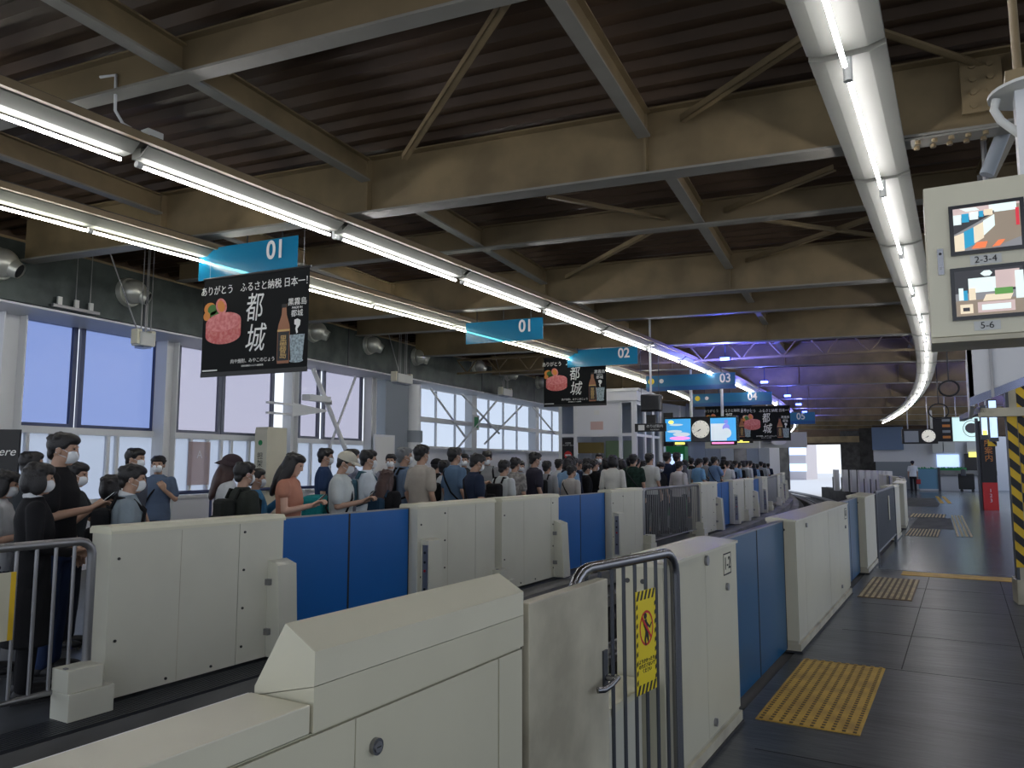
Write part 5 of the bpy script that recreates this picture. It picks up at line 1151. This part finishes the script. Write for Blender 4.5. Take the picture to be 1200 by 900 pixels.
def person(label, x, y, h, face, shirt, trou=(.03, .035, .05), la='down', ra='down', nod=0, turn=0, hair='short', hcol='hair_black', mask=True, sleeve='short', length='short', female=False, skin='skin', hat=None, hatcol=None, bag=None, phone=None, collar=None, skirt=False, pattern=None, group=None, z=0, strap=None, full=True, glasses=False):
    nod, turn = R_(nod), R_(turn)
    o = part('person', body_mesh(la, ra, nod, turn), skin, None); tag(o, label, 'person', group)
    k = h/1.715; o.location = (x, y, z); o.rotation_euler.z = R_(face); o.scale = (k*1.02, k*1.02, k)
    part('hair', hair_mesh(('cap' if hat else '')+hair, nod, turn), hcol, o)
    part('shirt' if length in ('short', 'long') else 'coat', shirt_mesh(la, ra, sleeve, length, female), cloth(shirt, pattern), o)
    if full:
        part('skirt' if skirt else 'trousers', trouser_mesh(skirt), cloth(trou), o); part('shoe', shoes_mesh(), 'rubber', o)
    if mask: part('face_mask', mask_mesh(nod, turn), 'mask', o)
    if full: part('eye', eye_mesh(nod, turn), 'black', o)
    if hat: part('hat', hat_mesh(hat, nod, turn), cloth(hatcol), o)
    if collar: part('collar', collar_mesh(), cloth(collar), o)
    mw = Matrix.Translation(o.location) @ Matrix.Rotation(R_(face), 4, 'Z') @ Matrix.Diagonal((k*1.02, k*1.02, k, 1))
    if phone:
        s = 1 if phone == 'R' else -1; kd = ra if s > 0 else la; sh, e, w, d = arm_pts(kd, s)
        c = mw @ (w+d*.115+Vector((-s*.01, .0, .018))); ph = thing('smartphone', 'smartphone held by the '+label.replace(' seen ', ' ').replace('man ', 'man ')[:60].rsplit(' ', 1)[0], 'phone', c)
        b = MB(); b.box(-.036, .036, -.004, .004, -.075, .075, 'black_gloss', .003); b.build('phone_body', ph); b = MB(); b.box(-.033, .033, -.0052, -.004, -.07, .07, 'screen_white'); b.build('phone_screen', ph)
        ph.rotation_euler = (R_(-50 if kd != 'raise' else -25), 0, R_(face))
    if bag or strap:
        if bag:
            col, sz = bag; t = thing('backpack', ('backpack worn by the '+label)[:80].rsplit(' ', 1)[0], 'bag'); t.matrix_world = mw
            t.location = mw.translation; t.rotation_euler = (0, 0, R_(face)); t.scale = (k, k, k); t.location.z += .0
            bb = MB(); bb.box(-.145*sz, .145*sz, -.27, -.125, 1.36-.42*sz, 1.36, 'skin', .045); bb.box(-.11*sz, .11*sz, -.31, -.25, 1.32-.34*sz, 1.2, 'skin', .025)
            q = bb.build('bag_body', t); 
            for sl in q.material_slots: sl.link = 'OBJECT'; sl.material = cloth(col)
            for s in (-1, 1):
                bb = MB(); bb.tube([(s*.085, -.13, 1.36), (s*.09, -.09, 1.445), (s*.095, .04, 1.42), (s*.115, .128, 1.33), (s*.135, .11, 1.2), (s*.16, -.02, 1.08), (s*.12, -.14, 1.04)], .016, 'skin', 8); q = bb.build('strap', t)
                for sl in q.material_slots: sl.link = 'OBJECT'; sl.material = cloth(tuple(c*.8 for c in col))
        if strap:
            t = thing('shoulder_bag', ('crossbody bag worn by the '+label)[:80].rsplit(' ', 1)[0], 'bag'); t.location = mw.translation; t.rotation_euler = (0, 0, R_(face)); t.scale = (k, k, k)
            bb = MB(); bb.tube([(-.12, -.11, 1.36), (-.10, -.06, 1.43), (-.06, .09, 1.38), (.06, .145, 1.2), (.18, .09, 1.0), (.2, -.02, .95), (.1, -.135, 1.1), (-.03, -.14, 1.26), (-.12, -.11, 1.36)], .012, 'skin', 8, caps=False); q = bb.build('strap', t)
            for sl in q.material_slots: sl.link = 'OBJECT'; sl.material = cloth(strap)
            bb = MB(); bb.box(.10, .26, -.16, .06, .82, 1.0, 'skin', .03); q = bb.build('bag_body', t)
            for sl in q.material_slots: sl.link = 'OBJECT'; sl.material = cloth(strap)
    return o
def pp(px, py, xr, **kw):      # stand a person whose head top shows at (px, py), on the line x = xr
    for _ in range(12):
        q = onx(px, py, xr0 if _ else xr); xr0 = xr-devL(q.y)
    if q.x < -5.3 and px < 800 and rf(q)[1] > 18.4: q = onA(px, py, 18.2+.5*math.sin(px))
    return q
BLK = (.012, .012, .014); NVY = (.02, .03, .06); WHT = (.60, .62, .64); GRY = (.30, .33, .35); BGE = (.42, .38, .33); DEN = (.10, .14, .22); LBL = (.22, .36, .55); DGR = (.03, .035, .04)
log = []; PLACED = []
def free(q, r=.36): return all((q.x-a)**2+(q.y-b)**2 > r*r for a, b in PLACED)
def P(px, py, xr, label, shirt, face=-5, dy=0, **kw):
    q = pp(px, py, xr); q_ = q
    for _ in range(14):
        if free(q, .34): break
        q = EYE+(q-EYE)*1.025
    PLACED.append((q.x, q.y)); h = q.z; log.append((px, round(q.x, 2), round(q.y, 2), round(h, 2), label[:30]))
    hh = min(max(h, 1.42), 1.88)
    if kw.get('hair') and kw.get('hat'): pass
    return person(label, q.x, q.y, hh-.005, face, shirt, **kw)
P(2, 550, -6.5, 'person in pale top holding a phone at the very left edge', WHT, -40, la='phone', ra='phone', nod=15, phone='R', hair='bob', female=True)
P(44, 542, -5.62, 'woman with black bob and white collar in a long black coat, seen from behind', BLK, -25, hair='bob', female=True, sleeve='long', length='coat', collar=WHT, la='hold', ra='hold', nod=5, mask=True, trou=BLK)
P(72, 507, -6.12, 'tall man in black T-shirt and mask looking right over the black bob woman', BLK, -48, la='down', ra='phone', nod=8, phone='R', trou=(.03, .05, .12))
P(38, 529, -7.9, 'person with black hair mostly hidden behind the tall man in black, left side', DGR, -10, la='down', ra='down', sleeve='long')
P(87, 541, -6.9, 'person with black hair raising a phone right behind the tall man', DGR, -50, la='raise', ra='raise', nod=10, phone='R')
P(153, 544, -5.62, 'man in light blue grey shirt with white collar behind the left railing end', (.22, .27, .31), -35, la='hold', ra='hold', nod=8, sleeve='short', collar=WHT, bag=(BLK, .9), trou=BLK)
P(133, 556, -6.25, 'person with round black hair half hidden behind the blue grey shirt man', BLK, -15, hair='bob', sleeve='long')
P(158, 525, -8.3, 'man with receding black hair and mask above the blue grey shirt man', (.08, .09, .12), -60, la='down', ra='down', nod=4)
P(186, 534, -9.3, 'man in denim shirt and white mask facing the camera at the blue handrail', DEN, -135, la='strap', ra='down', strap=BLK, nod=3, trou=BLK)
P(268, 533, -6.6, 'woman in white long sleeve shirt with dark bucket hat over the first screen', WHT, -30, hair='long', hcol='hair_brown', female=True, sleeve='long', hat='bucket', hatcol=(.05, .035, .04), nod=15)
P(286, 541, -5.85, 'man in dark green black tee seen from behind over the first screen', (.03, .035, .03), -10, la='hold', ra='hold', bag=((.02, .022, .02), .8), nod=4)
P(301, 549, -6.6, 'person in blue shirt raising an arm behind the dark green tee man', (.06, .22, .42), -40, la='raise', ra='down', sleeve='long')
P(340, 530, -6.1, 'woman with long black hair and salmon top reading her phone above the blue doors', (.48, .22, .15), -62, hair='long', female=True, la='phone', ra='phone', nod=20, phone='R', sleeve='none', mask=False, skin='skin_light', skirt=True, trou=BGE)
P(381, 525, -7.9, 'man in navy tee behind the man with the beige cap', (.025, .05, .12), -45, nod=4)
P(401, 529, -6.05, 'man in beige cap and white tee with crossbody strap reading his phone', (.55, .60, .60), -65, la='phone', ra='phone', nod=22, phone='R', hat='cap', hatcol=(.50, .48, .40), strap=BLK, trou=BGE)
P(413, 526, -7.6, 'man with black hair between the beige cap man and the white shirt man', (.20, .21, .28), -30, la='hold', ra='hold', pattern='p')
P(431, 527, -6.6, 'man in crisp white shirt with dark backpack strap, head turned right', (.62, .68, .74), -42, sleeve='short', bag=((.05, .12, .16), .8), la='hold', ra='hold', nod=4)
P(458, 532, -8.6, 'man with receding hair and white mask facing the camera by the grey pier', (.3, .3, .33), -150, la='down', ra='down')
P(452, 550, -5.85, 'woman with reddish brown hair and black top at the blue doors', BLK, 5, hair='long', hcol='hair_brown', female=True, sleeve='long', nod=10, bag=((.02, .05, .09), .7))
P(474, 524, -6.7, 'grey haired man in blue grey shirt left of the beige tee man', (.13, .18, .26), -35, hair='short', hcol='hair_grey', bag=(BLK, .8))
P(494, 521, -6.25, 'young man in plain beige tee seen from behind', BGE, -12, nod=2)
P(512, 538, -8.0, 'person in dark cap right of the beige tee man', BLK, -20, hat='cap', hatcol=BLK)
P(521, 539, -7.0, 'person in white shirt between the beige tee and blue shirt men', WHT, -15, bag=(BLK, .7))
P(533, 524, -6.6, 'man in steel blue shirt with shoulder strap', (.11, .18, .28), -20, strap=BLK)
P(544, 532, -8.2, 'person in mask looking towards the camera behind the steel blue shirt', DGR, -150)
P(556, 531, -5.75, 'broad man in navy tee leaning his head down', NVY, -35, la='hold', ra='hold', nod=18, strap=BLK)
P(571, 528, -7.4, 'man in grey tee and mask facing the camera', (.26, .27, .28), -155, la='phone', ra='phone', nod=18, bag=(BLK, .7))
P(590, 539, -6.0, 'person in white shirt wearing a black backpack', (.50, .53, .54), -15, bag=(BLK, .95), nod=8)
P(603, 536, -6.6, 'person in black and white plaid shirt', (.34, .32, .30), -10, pattern='plaid', nod=8)
P(610, 540, -8.2, 'tall pale dressed person in the back row right of the plaid shirt', (.4, .42, .46), -140, nod=10)
P(626, 530, -6.3, 'man in dark purple grey tee with long arm', (.035, .033, .05), -35, nod=8)
P(641, 540, -6.7, 'person in grey top with black backpack over the second screen', (.28, .29, .31), -5, bag=(BLK, .8), sleeve='long')
P(669, 534, -6.9, 'tall person in navy jacket before the black poster board', (.015, .02, .045), -10, sleeve='long', hair='bob')
P(669, 545, -6.0, 'person in pale grey hoodie with thin black strap', (.42, .40, .38), -20, sleeve='long', strap=BLK, nod=10)
P(687, 543, -6.6, 'man in black suit with white collar and mask', BLK, -55, sleeve='long', collar=WHT, nod=12)
P(696, 540, -7.2, 'person in black suit right behind the suited man', BLK, -40, sleeve='long', nod=12)
P(702, 531, -8.2, 'person with black hair in front of the service opening', DGR, -160)
P(718, 533, -5.95, 'woman with black bob in white knit top above the screen', (.60, .60, .56), 5, hair='bob', female=True, sleeve='long')
P(729, 538, -6.7, 'person in mask and cream scarf beside the white knit woman', (.40, .36, .28), 100, nod=10, hair='bob', female=True)
P(742, 532, -6.1, 'person in dark green patterned shirt by the railing', (.02, .045, .035), 0, pattern='g', strap=DGR)
P(761, 531, -6.0, 'man in white printed tee above the barred railing', (.58, .60, .58), -15)
P(772, 541, -7.2, 'person in black looking down behind the white tee man', BLK, -120, nod=25)
P(782, 529, -6.9, 'man in navy shirt left of the tall dark haired man', NVY, -15)
P(793, 527, -7.6, 'tallest dark haired man behind the barred railing', (.1, .1, .12), -10)
P(795, 540, -5.95, 'person in loose white blouse at the end of the barred railing', (.60, .58, .58), -20, nod=15, sleeve='long', female=True)
P(806, 532, -7.5, 'person in white tee with black bag behind the loose blouse', WHT, -15, bag=(BLK, .7))
P(818, 537, -6.0, 'man in pale sky blue shirt with bent head', (.20, .40, .60), -35, nod=18, la='hold', ra='hold')
P(827, 536, -6.8, 'person in grey top with dark strap right of the sky blue shirt', (.26, .27, .30), -15, strap=BLK)
P(837, 535, -6.05, 'man in mid blue shirt with outstretched right arm', (.16, .26, .44), -35, strap=BLK, la='hold', ra='raise')
P(848, 532, -7.0, 'man in black over the second blue doors', BLK, -15)
cs = [('white', WHT), ('black', BLK), ('navy', NVY), ('grey', GRY), ('light blue', LBL)]
n = 0
for row, xr in enumerate((-5.95, -6.9, -7.9, -8.9)):
    px = 852+row*2
    while px < 943:
        c = cs[(n*7+row*3) % 5]; q = pp(px, 537+random.uniform(-2, 3), xr)
        if q.y > 50 or (xr < -8 and q.y > 30) or (xr < -6.5 and q.y > 34): break
        if not free(q, .25): px += 1.5; continue
        PLACED.append((q.x, q.y))
        h = 1.6+random.uniform(-.02, .12)
        ob = person('distant passenger in %s in the packed crowd towards the curve, %s' % (c[0], ['along the screens', 'second row', 'third row', 'back row'][row]), q.x, q.y, h, random.uniform(-30, 15), c[1], hair=['short', 'bob', 'short'][n % 3], full=False, mask=(n % 3 == 0), sleeve=['short', 'long'][n % 2], group='packed crowd near the curve')
        part('trousers', trouser_mesh(False), cloth(BLK), ob)
        px += random.uniform(3.8, 5.2); n += 1
# hidden-behind back rows filling the gaps of the queue
for i in range(54):
    px = 655+(i % 27)*7.6+3*(i//27); q = pp(px, 539+random.uniform(-3, 2), (-7.6-.5*(i % 3)) if i < 27 else -6.75-.35*(i % 2)); c = cs[(i*3) % 5]
    if not free(q, .29): continue
    PLACED.append((q.x, q.y))
    ob = person('passenger in %s filling the rear of the queue around the white booth' % c[0], q.x, q.y, q.z if 1.5 < q.z < 1.8 else 1.62, random.uniform(-40, 10), c[1], full=False, mask=False, hair=['short', 'bob', 'short'][i % 3], group='back row of the queue')
    part('trousers', trouser_mesh(False), cloth(BLK), ob)
# officer on the near platform
q = onz(1071, 577, 0); o = person('station officer in white shirt, dark trousers and cap walking away down the near platform', q.x, q.y, 1.76, 10, (.60, .64, .70), la='down', ra='down', hat='cap', hatcol=(.02, .02, .05), mask=False, trou=(.015, .015, .02))
t = thing('red_bag', 'small red bag carried by the station officer', 'bag', (q.x+.25, q.y+.05, .60)); MB().box(-.12, .12, -.08, .08, -.14, .14, mat('bag_red', (.3, .02, .02), .5), .03).build('bag_body', t); MB().tube([(-.06, 0, .14), (-.05, 0, .24), (.05, 0, .24), (.06, 0, .14)], .01, 'rubber', 6).build('bag_handle', t)
# teal bag by the cap man
q = onx(370, 590, -6.35); t = thing('teal_backpack', 'teal backpack with red straps between the salmon top woman and the cap man', 'bag', (q.x, q.y, 1.05), R_(-60)); MB().box(-.2, .2, -.12, .12, -.25, .2, cloth((.02, .28, .30)), .06).box(-.15, .15, .10, .17, -.2, .02, cloth((.02, .24, .27)), .03).build('bag_body', t)
for s in (-.1, .1): MB().tube([(s, -.13, .18), (s, -.17, 0), (s, -.13, -.2)], .018, 'red', 8).build('strap', t)
# left side poster frame
q = onx(-8, 560, -8.5); t = thing('poster_frame', 'dark poster frame with white print at the left edge of the view', 'poster', (q.x, q.y, 0), R_(40)); MB().box(-.4, .22, 0, .04, .6, 1.95, 'black').build('frame', t); MB().flat([(-.1, 1.5), (.18, 1.5), (.1, 1.1), (-.05, 1.05)], -.003, 'print_white').build('print', t); MB().box(-.02, .02, 0, .04, 0, .6, 'steel_dark').build('stand', t); text_mesh('here', .12, 'print_white', 'lettering', t, (.08, -.004, 1.72), shear=.3)
